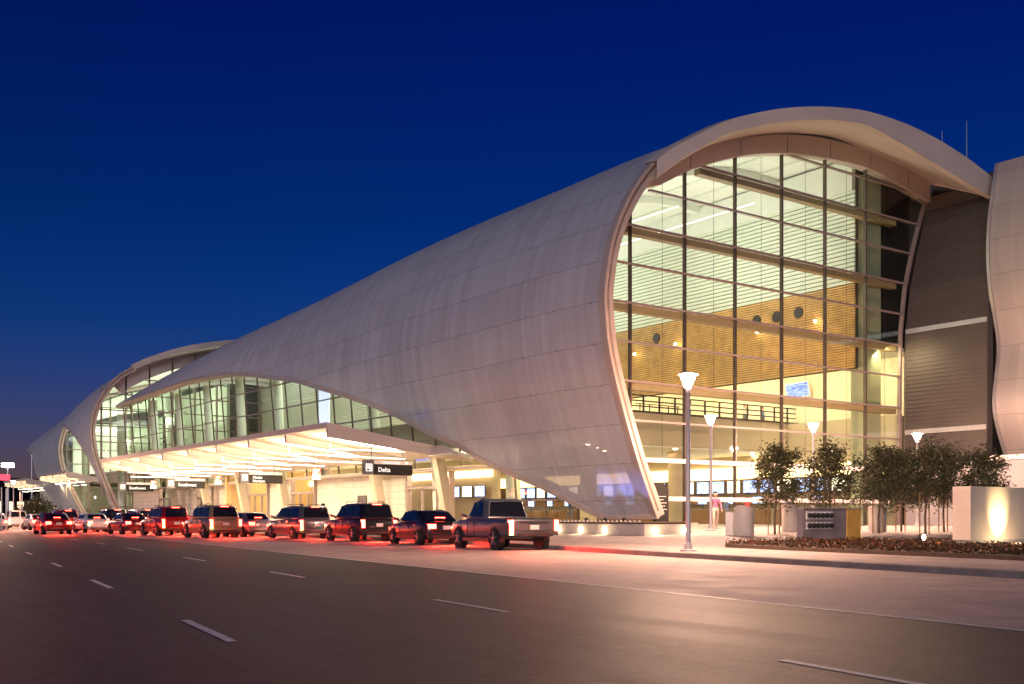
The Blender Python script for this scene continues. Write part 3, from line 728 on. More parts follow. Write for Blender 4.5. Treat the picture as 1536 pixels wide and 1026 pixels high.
e0, e1, e2 = Vector((-6.1, .8, 0)), Vector((-7.35, -9, 0)), Vector((-4.8, -9.25, 0))
spots = [e0.lerp(e1, t) for t in (.1, .3, .5, .7)]+[e1.lerp(e2, .22), e1.lerp(e2, .85)]
for i, p in enumerate(spots):
    nrm = Vector((-1, .13, 0)).normalized() if i < 4 else Vector((-.1, -1, 0)).normalized()
    mb = MB(); q = p+nrm*.03; sd = Vector((-nrm.y, nrm.x, 0))
    vs = [q+sd*.15*math.cos(x*math.pi/6)+Vector((0, 0, .60+.1*math.sin(x*math.pi/6))) for x in range(12)]
    mb.add(vs+[v-nrm*.05 for v in vs], [tuple(range(12))]+[(k, (k+1) % 12, 12+(k+1) % 12, 12+k) for k in range(12)]); mb.build('wall_lamp', m_disc, PL)
    light('wall_lamp_light', 'POINT', p+nrm*.35+Vector((0, 0, .55)), 9, (1, .72, .42), PL, shadow_soft_size=.12)
for y, x in ((-1.0, -.6), (.5, -.6), (2.0, -.6)):
    mb = MB(); mb.lathe((x-.7, y, .92), [(.10, 0), (.12, .16), (.09, .2)], 10); mb.build('uplight_housing', m_black, PL)
    o = light('blue_uplight', 'SPOT', (x-.7, y, 1.15), 120, (.16, .26, 1), PL, None, spot_size=R(45), spot_blend=.9, shadow_soft_size=.05); aim(o, (x-.7, y, 1.15), (.0, y, 2.7))

# directory pylon at the toe
b, a = at(991, 56.7)
DP = thing('directory_pylon', 'tall black directory board with a rounded shoulder at the foot of the hull', 'sign', (b, a, .62))
mb = MB(); w = .48; prof = [(-w, 0), (w, 0), (w, 1.95)]+[(w-.75+.75*math.cos(t*math.pi/12), 1.95+.42*math.sin(t*math.pi/12)) for t in range(1, 7)]+[(-w, 2.37)]
n = len(prof); mb.add([(x, -.1, z) for x, z in prof]+[(x, .1, z) for x, z in prof], [tuple(range(n)), tuple(range(n, 2*n))[::-1]]+[(i, (i+1) % n, n+(i+1) % n, n+i) for i in range(n)])
mb.build('board', m_signb, DP, local=True)
mb = MB()
for i, (x0, x1) in enumerate(((-.3, .28), (-.3, .1), (-.3, .32), (-.3, .2), (-.02, .33))): mb.box(x0, x1, -.112, -.104, 1.62-.17*i, 1.655-.17*i)
mb.build('text_lines', m_whsign, DP, local=True)

# ================================================================== STREET LAMPS
def make_lamp():
    L = thing('street_lamp', '', 'street lamp', group='post-top lamps on the terminal forecourt')
    mb = MB(); mb.lathe((0, 0, 0), [(.24, 0), (.24, .04), (.14, .07), (.11, .20), (.08, .26)], 16); mb.build('base', m_pole, L, local=True)
    mb = MB(); mb.lathe((0, 0, .26), [(.075, 0), (.068, 2.2), (.058, 4.35), (.085, 4.4), (.085, 4.5), (.05, 4.54)], 14); mb.build('pole', m_pole, L, local=True, smooth=True)
    mb = MB(); mb.lathe((0, 0, 4.76), [(.05, 0), (.11, .10), (.20, .29), (.215, .38)], 20); mb.build('diffuser', m_head, L, local=True, smooth=True)
    mb = MB(); mb.lathe((0, 0, 5.15), [(.26, 0), (.31, .02), (.29, .05), (.06, .10)], 20); mb.build('cap', m_pole, L, local=True)
    mb = MB()
    for k in range(3):
        an = k*2.1; mb.tube([(.07*math.cos(an), .07*math.sin(an), 4.74), (.25*math.cos(an), .25*math.sin(an), 5.16)], .014, 6)
    mb.split('bracket', m_pole, L, local=True)
    light('lamp_light', 'POINT', (0, 0, 5.02), 6300, (1, .57, .39), L, local=True, shadow_soft_size=.2)
    return L
lamp0 = None
for x, d, z, lb in ((1032, 31.2, .17, 'tallest looking lit lamp post at the kerb before the glass wall'), (1066, 48, .42, 'lit lamp post by the planter end, second back from the kerb'),
                    (1220, 53.2, .65, 'lit lamp post rising behind the trees before the glass wall'), (1376, 59.5, .65, 'lit lamp post before the dark ribbed wall')):
    b, a = at(x, d); lamp0 = lamp0 or make_lamp()
    if not lamp0.get('label'): lamp0.location = (b, a, walk_z(b, a)); lamp0['label'] = lb
    else: dup(lamp0, loc=(b, a, walk_z(b, a)), label=lb)

# ================================================================== HANGING SIGNS
def airline_sign(b, a, zb, words, label):
    W, Hh = 3.55, .92
    T = thing('hanging_sign', label, 'sign', (b, a, zb), group='departure signs hanging from the canopy')
    mb = MB(); mb.box(0, W, -.14, .14, 0, Hh); mb.build('board', m_signb, T, local=True)
    mb = MB(); mb.box(.72, W-.02, -.158, -.143, Hh-.24, Hh-.01); mb.build('orange_band', m_signo, T, local=True)
    mb = MB(); mb.box(.0, .70, -.155, -.142, .0, Hh); mb.build('grey_end', M('sign_grey', (.16, .15, .15), .5), T, local=True)
    mb = MB(); mb.box(.12, .60, -.172, -.158, .20, .70); mb.build('icon_panel', m_text, T, local=True)
    mb = MB(); mb.box(.20, .38, -.182, -.173, .27, .36); mb.box(.20, .52, -.182, -.173, .58, .61); mb.build('icon', m_signb, T, local=True)
    text('heading', 'DEPARTURES', .22, (1.28, -.161, Hh-.21), m_text, T, local=True, bold=.006)
    mb = MB(); mb.box(2.98, 3.16, -.168, -.16, Hh-.22, Hh-.03); mb.build('heading_icon', m_text, T, local=True)
    if len(words) == 1: text('lettering', words[0], .40, (1.02, -.146, .20), m_text, T, local=True, bold=.008)
    else:
        text('lettering', words[0], .31, (1.02, -.146, .37), m_text, T, local=True, bold=.008); text('lettering', words[1], .31, (1.02, -.146, .08), m_text, T, local=True, bold=.008)
    mb = MB()
    for x in (.6, 2.9): mb.box(x-.02, x+.02, -.02, .02, Hh, 6.1-zb-.0-(.10 if x < 1 else .42))
    mb.split('hanger', m_dark, T, local=True)
    return T
airline_sign(-6, 18.4, 3.86, ['Delta'], 'nearest black hanging sign with one five-letter airline name and a white icon')
airline_sign(-6, 39, 3.86, ['Alaska', 'Horizon'], 'black hanging sign with two lines of lettering')
airline_sign(-6, 56.8, 3.86, ['Southwest'], 'black hanging sign with one long name, the one beside the two-line sign')
airline_sign(-6, 72.3, 3.9, ['Southwest'], 'farthest black hanging sign with one long name, next to the leaning shell foot')
for x, y, d, lb in ((474, 711, 76, 'red and white notice hanging right of the two-line airline sign'), (327, 720, 93, 'red and white notice hanging left of the two-line airline sign'), (230, 727, 108, 'red and white notice hanging between the two farthest airline signs')):
    b, a = at(x, d); z = 1.15+(776-y)*d/1600
    T = thing('hanging_notice', lb, 'sign', (b, a, z-.4), group='red and white notices hanging from the canopy')
    mb = MB(); mb.box(-.30, .30, -.03, .03, .35, .8); mb.build('red_panel', m_redsign, T, local=True)
    mb = MB(); mb.box(-.30, .30, -.03, .03, 0, .345); mb.build('white_panel', m_whsign, T, local=True)
    mb = MB()
    for i in range(3): mb.box(-.22, .22-.08*i, -.04, -.031, .66-.11*i, .71-.11*i)
    mb.build('text_lines', m_whsign, T, local=True)
    mb = MB()
    for i in range(3): mb.box(-.22, .2-.06*(i % 2), -.04, -.031, .25-.09*i, .28-.09*i)
    mb.build('small_print', m_redsign, T, local=True)
    mb = MB(); mb.box(-.22, -.2, -.01, .01, .8, 5.4-z+.4+.3); mb.box(.2, .22, -.01, .01, .8, 5.4-z+.4+.3); mb.split('hanger', m_dark, T, local=True)

# banners, screens and counters inside
for a, m, lb in ((40.5, 1, 'pale blue banner hanging behind the side glazing under the crown of the arch'), (24.6, 0, 'deep blue banner hanging behind the side glazing near the canopy corner')):
    mb = MB(); zt = side_top(a)[2]-.3; mb.box(2.0, 2.06, a-1.0, a+1.0, zt-3.8, zt); tag(mb.build('hanging_banner', m_banner[m]), lb, 'banner', 'blue banners inside the hall')
b, a = plane_a(1202, 590, 8.0)[0], 8.0
TV = thing('wall_television', 'tilted flat television with a blue picture high on the bright cream wall', 'television', (25.2, 9.6, 9.9))
mb = MB(); w, h = .85, .58
def tilt(p): 
    v = Matrix.Rotation(R(-9), 3, 'Y') @ Vector(p); v = Matrix.Rotation(R(-50), 3, 'Z') @ v; return tuple(v+Vector((0, 0, .6)))
mb.add([tilt(p) for p in ((-w, -.06, -h), (w, -.06, -h), (w, .06, -h), (-w, .06, -h), (-w, -.06, h), (w, -.06, h), (w, .06, h), (-w, .06, h))], [(0, 3, 2, 1), (4, 5, 6, 7), (0, 1, 5, 4), (1, 2, 6, 5), (2, 3, 7, 6), (3, 0, 4, 7)]); mb.build('case', m_steel, TV, local=True)
mb = MB(); mb.quad(*[tilt(p) for p in ((-w+.07, -.07, -h+.07), (w-.07, -.07, -h+.07), (w-.07, -.07, h-.07), (-w+.07, -.07, h-.07))]); mb.build('screen', m_tv, TV, local=True)
mb = MB(); mb.bar(tilt((0, .06, 0)), (1.0, .1, .75), .12, .12); mb.build('bracket', m_black, TV, local=True)

n = 0
def screen(x, y, z, w, h, mat, label, grp='information screens over the check-in counters'):
    T = thing('display_screen', label, 'screen', (x, y, z), group=grp)
    mb = MB(); mb.box(-w/2-.05, w/2+.05, .0, .10, -.05, h+.05); mb.build('case', m_black, T, local=True)
    mb = MB(); mb.box(-w/2, w/2, -.012, -.002, 0, h); mb.build('panel', mat, T, local=True)
k_ = 0
for i in range(26):
    y = 3.2+1.62*i; w = i % 3 == 1
    T = thing('display_screen', 'warm white panel in the lit row above the check-in desks' if w else 'blue lit display in the row above the check-in desks', 'screen', (23.78, y, 3.02), R(-90), 'white panels above the check-in desks' if w else 'blue displays above the check-in desks')
    mb = MB(); mb.box(-.68, .68, 0, .1, -.05, .95); mb.build('case', m_black, T, local=True)
    mb = MB(); mb.box(-.62, .62, -.012, -.002, 0, .9); mb.build('panel', m_wscreen if w else m_screen, T, local=True)
for i in range(15):
    T = thing('check_in_desk', 'walnut check-in desk with a glowing blue monitor in the lit ground floor hall', 'desk', (20.8, 4.4+2.7*i, .66), R(-90), group='check-in desks in the ground floor hall')
    mb = MB(); mb.box(-.85, .85, 0, .7, 0, 1.05); mb.build('counter', M('walnut', (.22, .12, .05), .4, var=.2) if i == 0 else bpy.data.materials['walnut'], T, local=True)
    mb = MB(); mb.box(-.9, .9, -.06, .76, 1.052, 1.10); mb.build('desktop', m_steel, T, local=True)
    mb = MB(); mb.box(-.03, .03, .3, .36, 1.10, 1.5); mb.box(-.5, .5, .28, .34, 1.45, 2.0); mb.build('monitor', m_black, T, local=True)
    mb = MB(); mb.box(-.46, .46, .268, .276, 1.49, 1.96); mb.build('monitor_screen', m_screen, T, local=True)
# screens seen through the ground-floor side glazing
for i, (b, a, z, w) in enumerate(((9, 27.4, 2.8, 0), (9, 29.2, 2.8, 1), (9, 31, 2.8, 0), (9, 33, 2.8, 0), (9, 49, 2.8, 0), (9, 51, 2.8, 1))):
    T = thing('display_screen', 'warm white display glowing inside behind the side glazing' if w else 'blue display glowing inside behind the side glazing', 'screen', (b, a, z), R(-90), group='white displays behind the side glazing' if w else 'blue displays behind the side glazing')
    mb = MB(); mb.box(-.72, .72, 0, .1, -.05, .85); mb.build('case', m_black, T, local=True)
    mb = MB(); mb.box(-.66, .66, -.012, -.002, 0, .8); mb.build('panel', m_wscreen if w else m_screen, T, local=True)
boxpart('lobby_side_wall', m_fascia, T1, (10, 10.3, 26.4, 96, .66, 5.85))
boxpart('side_light_cove', m_cove, T1, (9.75, 9.98, 27, 60, 4.35, 4.9))

# ================================================================== PLANTING, BINS, CABINET, SIGN WALL
BED = [(kerb_b(a)+3.6, a) for a in (-44, -38, -33, -28, -24, -20.5, -18)]+[(kerb_b(-18)+4.5, -17.2), (-8.2, -16.6), (-4.5, -18.5), (-3.8, -24), (-8, -34), (-14, -44)]
mb = MB(); n = len(BED); mb.add([(x, y, walk_z(x, y)-.1) for x, y in BED]+[(x, y, walk_z(x, y)+.10) for x, y in BED], [tuple(range(n))[::-1]]+[(i, (i+1) % n, n+(i+1) % n, n+i) for i in range(n)])
cx, cy = -9, -25; o_ = mb.add([(cx, cy, walk_z(cx, cy)+.10)]+[(x, y, walk_z(x, y)+.10) for x, y in BED], [(0, i+1, (i+1) % n+1) for i in range(n)])
tag(mb.build('planting_bed', m_soil), kind='structure')
hm = MB()
def inside(p, poly):
    c = False
    for (x0, y0), (x1, y1) in zip(poly, poly[1:]+poly[:1]):
        if (y0 > p[1]) != (y1 > p[1]) and p[0] < (x1-x0)*(p[1]-y0)/(y1-y0)+x0: c = not c
    return c
def leaf(mb, c, s, r=rnd):
    d = Vector((r.gauss(0, 1), r.gauss(0, 1), r.gauss(0, .7))).normalized(); u = d.cross(Vector((r.random(), r.random(), r.random()+.1))).normalized()
    c = Vector(c); mb.add([c-d*s, c+u*s*.42, c+d*s, c-u*s*.42], [(0, 1, 2, 3)])
cnt = 0
while cnt < 12000:
    y = rnd.uniform(-44, -16.6); x = rnd.uniform(-20, -3)
    if not inside((x, y), BED) or (x > -7.2 and y < -21.5): continue
    h = .16*(.6+.4*math.sin(x*2.1)*math.sin(y*1.7)); hm.k = 0 if rnd.random() < .55 else 1
    leaf(hm, (x, y, walk_z(x, y)+.10+rnd.random()*h), rnd.uniform(.035, .07)); cnt += 1
tag(hm.build('ground_cover', m_hedge, fix=False), kind='stuff')

def make_tree(seed, w, h, label, loc, lean=0.):
    r = random.Random(seed); T = thing('young_tree', label, 'tree', loc, group='young street trees on the forecourt')
    tb = MB(); top = h*.55; k = [(0, 0, 0), (lean*.3, .03, top*.35), (lean*.7, -.03, top*.7), (lean, .02, top)]
    tb.tube(k+[(lean*1.2, 0, h*.86)], [.055, .048, .042, .035, .012], 8)
    tips = []
    for i in range(9):
        an = i*2.4+r.random(); z0 = h*(.33+.055*i); rr = w*.5*(.6+.4*r.random())
        b0 = Vector((lean*min(1, z0/top), 0, z0)); mid = b0+Vector((math.cos(an)*rr*.5, math.sin(an)*rr*.5, h*.09)); tip = b0+Vector((math.cos(an)*rr, math.sin(an)*rr, h*(.12+.1*r.random())))
        tb.tube([b0, mid, tip], [.022, .014, .005], 5); tips += [mid, tip]
    tb.build('trunk', m_bark, T, local=True, smooth=True)
    cb = MB(); cl = []
    for i in range(22):
        z = h*(.36+.60*(i/21)+r.uniform(-.03, .03)); q = 1-abs((z/h-.62+.06*math.sin(seed))/.44)**2; an = r.random()*6.28; rad = w*.5*max(.12, q)*(.35+.65*r.random())
        cl.append((Vector((lean+math.cos(an)*rad, math.sin(an)*rad, z)), r.uniform(.14, .30)*w/2))
    cl += [(t, .16*w/2) for t in tips]
    for c, sg in cl:
        tone = r.random()
        for j in range(int(70+340*sg)):
            p = c+Vector((r.gauss(0, sg), r.gauss(0, sg), r.gauss(0, sg*.8)))
            q = r.random()*.6+tone*.4; cb.k = 0 if q < .5 else (1 if q < .83 else 2); leaf(cb, p, r.uniform(.045, .085), r)
    cb.build('crown', m_leaf, T, local=True, fix=False)
    sb = MB()
    for sx in (-.35, .35):
        sb.tube([(sx, .05, -.1), (sx*.98, .05, h*.46)], .028, 6)
    sb.box(-.35, .35, .03, .05, h*.40, h*.40+.03); sb.split('stake', m_stake, T, local=True)
    return T
for sd, x, d, w, h, lb in ((1, 1162, 44, 1.9, 3.75, 'leftmost young tree, its crown pale and open against the lit lobby'), (2, 1245, 45, 2.3, 3.75, 'young tree with a round dense crown behind the meter cabinet'),
        (3, 1318, 45.5, 2.0, 3.6, 'young tree with the palest crown right of the meter cabinet'), (4, 1352, 48, 2.3, 3.8, 'young tree behind the ground spotlight, second left of the lamp glow'),
        (5, 1388, 46, 2.4, 3.95, 'darkest and tallest young tree just under the right-hand lamp'), (6, 1416, 49, 2.2, 3.9, 'young tree just left of the concrete sign wall'),
        (7, 1476, 44, 2.0, 3.6, 'young tree whose crown rises over the concrete sign wall')):
    b, a = at(x, d); make_tree(sd, w, h, lb, (b, a, walk_z(b, a)-.02), rnd.uniform(-.1, .1))

def litter_bin(x, d, s, lb):
    b, a = at(x, d); T = thing('litter_bin', lb, 'bin', (b, a, walk_z(b, a)), R(20), group='round bins with slanted tops')
    mb = MB(); n = 20; r = .40*s; rings = []
    for rr, z, sl in ((.96, 0, 0), (1, .04, 0), (.97, .5, 0), (1, .98, .16), (1.05, 1.0, .16), (1.05, 1.06, .17)): rings.append([(rr*r*math.cos(k*2*math.pi/n), rr*r*math.sin(k*2*math.pi/n), s*(z-sl*math.cos(k*2*math.pi/n))) for k in range(n)])
    mb.loft(rings); mb.build('body', m_concrete, T, local=True, smooth=True)
    mb = MB(); mb.lathe((0, 0, 1.0*s), [(r*.6, .0), (r*.6, .08)], 16); mb.build('opening', m_black, T, local=True)
litter_bin(1116, 43, 1, 'round concrete bin with a slanted top, leftmost of its kind'); litter_bin(1186, 46, .98, 'round concrete bin with a slanted top left of the meter cabinet'); litter_bin(1316, 47, .95, 'round concrete bin with a slanted top right of the meter cabinet')
b, a = at(1099, 43.6); T = thing('utility_box', 'small square pale utility box beside the leftmost bin', 'box', (b, a, walk_z(b, a)))
mb = MB(); mb.box(-.22, .22, -.2, .2, 0, .95); mb.build('body', m_whsign, T, local=True)
mb = MB(); mb.box(-.25, .25, -.23, .23, .95, 1.0); mb.build('lid', m_steel, T, local=True)
mb = MB(); mb.box(-.08, .08, -.215, -.202, .62, .72); mb.build('label_plate', m_black, T, local=True)
b, a = at(1205, 38.3); CB = thing('meter_cabinet', 'low grey metal cabinet with two rows of round meters and an ochre end panel', 'cabinet', (b, a, walk_z(b, a)-.08))
mb = MB(); mb.box(0, 2.45, 0, .3, 0, 1.28); mb.build('body', m_cab, CB, local=True)
mb = MB(); mb.box(2.46, 3.28, -.03, .32, 0, 1.28); mb.build('end_panel', m_yellow, CB, local=True)
mb = MB()
mb.box(.14, 1.62, -.03, -.002, .90, 1.18); mb.box(.14, 1.62, -.03, -.002, .55, .80); mb.split('meter_board', m_whsign, CB, local=True)
for r_ in range(2):
    for i in range(6):
        mb = MB(); mb.lathe((.27+.245*i, -.03, 1.04 if r_ == 0 else .675), [(.095, 0), (.095, -.07), (.06, -.10)], 12, 'y'); mb.build('meter', m_black, CB, local=True)
mb = MB(); mb.box(-.02, 3.3, -.05, .34, 1.282, 1.32); mb.build('lid', m_steel, CB, local=True)
m_cream = M('cream_concrete', (.62, .52, .44), .7, var=.08, scale=1.2, bump=.1)
SW = thing('sign_wall', 'broad pale concrete wall washed by one bright oval of light', 'wall', (-6.1, -22.8, .12))
mb = MB(); mb.box(0, 9, 0, .62, .30, 2.02); mb.build('slab', m_cream, SW, local=True)
mb = MB(); mb.box(.12, 9, .06, .56, -.1, .295); mb.build('plinth', m_lilac, SW, local=True)
p = Vector((-6.1+1.6, -22.8-.75, .30))
UL = thing('ground_uplight', 'small ground lamp grazing the concrete sign wall', 'lamp', (p.x, p.y, p.z-.12))
mb = MB(); mb.lathe((0, 0, 0), [(.09, 0), (.10, .10), (.08, .12)], 12); mb.build('housing', m_black, UL, local=True)
mb = MB(); mb.lathe((0, 0, .121), [(.07, 0), (.07, .01)], 12); mb.build('lens', m_disc, UL, local=True)
o = light('uplight_light', 'SPOT', (0, 0, .16), 520, (1, .74, .36), UL, None, True, spot_size=R(66), spot_blend=1., shadow_soft_size=.05); aim(o, (0, 0, 0), (0, .75, .72))
light('uplight_spill', 'POINT', (0, 0, .22), 45, (1, .70, .36), UL, None, True, shadow_soft_size=.05)
b, a = at(1383, 32.8)
GL = thing('ground_spotlight', 'tiny bright spotlight in the bed before the sign wall', 'lamp', (b, a, walk_z(b, a)+.14))
mb = MB(); mb.lathe((0, 0, 0), [(.03, 0), (.03, .14)], 8); mb.build('stem', m_black, GL, local=True)
mb = MB(); mb.lathe((0, 0, .2), [(.09, .08), (.10, 0), (.10, -.05)], 12, 'y'); mb.build('housing', m_black, GL, local=True)
mb = MB(); mb.lathe((0, -.055, .2), [(.085, 0), (.085, -.01)], 12, 'y'); mb.build('lens', EM('spot_lens', (1, .66, .25), 60), GL, local=True)
light('spot_light', 'POINT', (0, -.25, .25), 14, (1, .62, .25), GL, None, True, shadow_soft_size=.06)

# ================================================================== VEHICLES
PAINT = {'red': (.35, .012, .010), 'black': (.012, .012, .014), 'silver': (.42, .42, .43), 'white': (.70, .69, .67), 'grey': (.10, .105, .115), 'tan': (.30, .22, .12), 'blue': (.03, .06, .16), 'green': (.04, .07, .05), 'gold': (.42, .26, .06), 'maroon': (.14, .012, .014)}
pm = {}
def paint(c):
    if c not in pm: pm[c] = M('car_paint_'+c, PAINT[c], .28, .35, var=.06, scale=1, coat=.8)
    return pm[c]
# (kind): length, half width, station table (y, half width, z bottom, z belt), greenhouse side profile
KIND = {
 'sedan': dict(L=4.75, hw=.90, st=[(0, .74, .42, .80), (.06, .82, .30, .96), (.7, .88, .24, 1.0), (1.6, .90, .22, .96), (3.0, .90, .22, .94), (3.7, .88, .22, .93), (4.4, .84, .24, .80), (4.70, .72, .30, .66), (4.75, .60, .36, .58)], g=[(.50, .98), (1.25, 1.42), (2.0, 1.47), (2.75, 1.42), (3.65, .93)], win=[(1.12, 1.95), (2.03, 2.95)], H=1.47, wr=.33, wy=(.95, 3.75)),
 'suv': dict(L=4.9, hw=.95, st=[(0, .80, .48, .95), (.05, .90, .36, 1.08), (.8, .95, .30, 1.12), (2.0, .95, .28, 1.1), (3.3, .95, .28, 1.08), (3.9, .93, .28, 1.06), (4.6, .88, .30, .95), (4.86, .78, .36, .80), (4.9, .66, .42, .70)], g=[(.08, 1.12), (.32, 1.76), (1.6, 1.84), (2.7, 1.78), (3.7, 1.08)], win=[(.38, 1.18), (1.28, 2.1), (2.2, 3.0)], H=1.84, wr=.38, wy=(1.0, 3.9)),
 'van': dict(L=5.1, hw=.98, st=[(0, .84, .44, .95), (.04, .94, .32, 1.05), (.9, .98, .26, 1.08), (2.2, .98, .24, 1.05), (3.5, .98, .24, 1.02), (4.2, .95, .24, 1.0), (4.8, .88, .28, .88), (5.06, .76, .34, .72), (5.1, .62, .4, .62)], g=[(.06, 1.08), (.28, 1.72), (1.8, 1.78), (2.9, 1.72), (4.3, 1.0)], win=[(.4, 1.4), (1.5, 2.4), (2.5, 3.3)], H=1.78, wr=.34, wy=(1.0, 4.05)),
 'pickup': dict(L=5.6, hw=.98, st=[(0, .92, .62, 1.06), (.05, .95, .50, 1.10), (.9, .98, .40, 1.12), (2.0, .98, .38, 1.12), (3.6, .98, .36, 1.12), (4.5, .96, .36, 1.1), (5.3, .92, .38, 1.0), (5.56, .84, .42, .86), (5.6, .72, .48, .76)], g=[(2.15, 1.12), (2.35, 1.78), (2.9, 1.84), (3.4, 1.78), (4.2, 1.1)], win=[(2.42, 2.95), (3.03, 3.6)], H=1.84, wr=.40, wy=(1.2, 4.5)),
}
def vehicle(kind, col, b, a, label, rz=None, lit=1, amber=False, z=0):
    K = KIND[kind]
    if rz is None: rz = -math.atan2(kerb_b(a+6)-kerb_b(a), 6.0)
    T = thing({'sedan': 'parked_car', 'suv': 'sport_utility_car', 'van': 'minivan', 'pickup': 'pickup_truck'}[kind], label, {'sedan': 'car', 'suv': 'car', 'van': 'minivan', 'pickup': 'pickup truck'}[kind], (b, a, z), rz)
    hw, L = K['hw'], K['L']; pmz = paint(col)
    def sec(y, w, zb, zt):
        h = [(w*.80, zb), (w*.97, zb+.10), (w, zb+(zt-zb)*.42), (w*.985, zt-.20*(zt-zb)), (w*.93, zt-.04), (w*.72, zt+.005)]
        return [(x, y, z) for x, z in h]+[(-x, y, z) for x, z in reversed(h)]
    mb = MB()
    n = 4; S_ = K['st']; rings = []
    for (y0, w0, b0, t0), (y1, w1, b1, t1) in zip(S_, S_[1:]):
        for i in range(n if y1-y0 > .3 else 2):
            t = i/(n if y1-y0 > .3 else 2); rings.append(sec(y0+(y1-y0)*t, w0+(w1-w0)*t, b0+(b1-b0)*t, t0+(t1-t0)*t))
    rings.append(sec(*S_[-1])); mb.loft(rings)
    g = K['g']; zb = g[0][1]-.03; H = K['H']; rw = .76
    hwz = lambda z: hw*(.93-(.93-rw)*(z-zb)/(H-zb))
    # greenhouse as stacked outlines from belt to roof
    rear = lambda z: interp(z, [g[0][1], g[1][1], H+.01], [g[0][0], g[1][0], g[1][0]+.35])
    front = lambda z: interp(z, [g[4][1], g[3][1], H+.01], [g[4][0], g[3][0], g[3][0]-.35])
    gr = []
    for t in (0, .25, .5, .75, .93, 1):
        z_ = zb+(H-.03-zb)*t; w = hwz(z_)-(.09 if t == 1 else 0); r_, f_ = rear(z_), front(z_); m_ = (r_+f_)/2
        bow = .05*t; gr.append([(-w*.86, r_, z_), (0, r_-.06, z_+bow*.3), (w*.86, r_, z_), (w, r_+.22, z_), (w, m_, z_+bow), (w*.99, f_-.25, z_), (w*.82, f_, z_), (0, f_+.10, z_+bow*.3), (-w*.82, f_, z_), (-w*.99, f_-.25, z_), (-w, m_, z_+bow), (-w, r_+.22, z_)])
    mb.loft(gr)
    body = mb.build('body', pmz, T, local=True, smooth=True)
    bv = body.modifiers.new('rounding', 'BEVEL'); bv.width = .055; bv.segments = 3; bv.limit_method = 'ANGLE'; bv.angle_limit = R(24); bv.harden_normals = False
    for sx in (-1, 1):
        for y0, y1 in K['win']:
            mb = MB(); mb.box(*sorted((sx*(hw*.985), sx*(hw+.004))), y1+.03, y1+.042, .50, g[0][1]-.16); mb.build('door_seam', m_black, T, local=True)
        mb = MB(); mb.box(*sorted((sx*(hw*.9), sx*(hw+.012))), K['wy'][0]+K['wr']*1.2, K['wy'][1]-K['wr']*1.2, .27, .40); mb.build('sill_trim', m_black, T, local=True)
    mb = MB(); mb.box(-hw*.72, hw*.72, -.075, -.03, S_[1][2]+.02, S_[1][2]+.10); mb.build('bumper_trim', m_black, T, local=True)
    z0, z1 = zb+.09, zb+(H-.03-zb)*.86
    for sx in (-1, 1):
        for y0, y1 in K['win']:
            mb = MB(); e = .012
            mb.add([(sx*(hwz(z0)+e), max(y0, rear(z0)+.22), z0), (sx*(hwz(z0)+e), min(y1, front(z0)-.3), z0), (sx*(hwz(z1)+e+.012), min(y1, front(z1)-.14), z1), (sx*(hwz(z1)+e+.012), max(y0, rear(z1)+.2), z1)], [(0, 1, 2, 3)])
            mb.build('window', m_carglass, T, local=True, fix=False)
    mb = MB(); e = .02; w0, w1 = hwz(z0)*.82, hwz(z1)*.80
    mb.add([(-w0, rear(z0)-.0-e, z0), (0, rear(z0)-.065-e, z0+.01), (w0, rear(z0)-e, z0), (w1, rear(z1)-e, z1), (0, rear(z1)-.065-e, z1+.02), (-w1, rear(z1)-e, z1)], [(0, 1, 4, 5), (1, 2, 3, 4)]); mb.build('rear_window', m_carglass, T, local=True, fix=False)
    mb = MB()
    mb.add([(-w0, front(z0)+e, z0), (0, front(z0)+.105+e, z0+.01), (w0, front(z0)+e, z0), (w1, front(z1)+e, z1), (0, front(z1)+.105+e, z1+.02), (-w1, front(z1)+e, z1)], [(0, 1, 4, 5), (1, 2, 3, 4)]); mb.build('windscreen', m_carglass, T, local=True, fix=False)
    wr = K['wr']
    for sx in (-1, 1):
        for wy in K['wy']:
            mb = MB(); mb.lathe((sx*(hw+.004), wy, wr), [(wr*1.14, -sx*.22), (wr*1.14, 0)], 22, 'x'); mb.build('wheel_arch', m_black, T, local=True)
            mb = MB(); mb.lathe((sx*(hw-.19), wy, wr), [(wr*.6, 0), (wr*.94, 0), (wr, sx*.03), (wr, sx*.19), (wr*.94, sx*.22), (wr*.66, sx*.225), (wr*.64, sx*.20)], 22, 'x'); w = mb.build('wheel', m_tyre, T, local=True, smooth=True)
            mb = MB(); mb.lathe((sx*(hw+.012), wy, wr), [(wr*.20, sx*.02), (wr*.18, 0)], 14, 'x')
            for k in range(5):
                an = k*2*math.pi/5+.3; mb.bar((sx*(hw+.02), wy, wr), (sx*(hw+.02), wy+wr*.62*math.cos(an), wr+wr*.62*math.sin(an)), .03, wr*.2, (1, 0, 0))
            rm = mb.build('rim', m_rim, w, local=True)
    zt = S_[1][3]; rwid = S_[1][1]
    tall = kind != 'sedan'
    for sx in (-1, 1):
        mb = MB(); x0, x1 = sorted((sx*rwid*.985, sx*(rwid-(.16 if tall else .34))))
        hi, lo = (zt-.04, zt-.42) if tall else (zt-.09, zt-.27)
        mb.hexa([(x0, -.028, lo), (x1, -.028, lo), (x1, .16, lo), (x0, .16, lo), (x0, -.02, hi), (x1, -.02, hi), (x1, .16, hi), (x0, .16, hi)])
        mb.build('tail_light', m_red if lit else m_redlow, T, local=True)
        mb = MB(); y = L-.14; x0, x1 = sorted((sx*S_[-2][1]*.97, sx*(S_[-2][1]-.32))); mb.hexa([(x0, y-.12, .62), (x1, y+.10, .62), (x1, y-.3, .62), (x0, y-.3, .62), (x0, y-.14, .76), (x1, y+.04, .76), (x1, y-.3, .76), (x0, y-.3, .76)]); mb.build('headlight', m_headl, T, local=True)
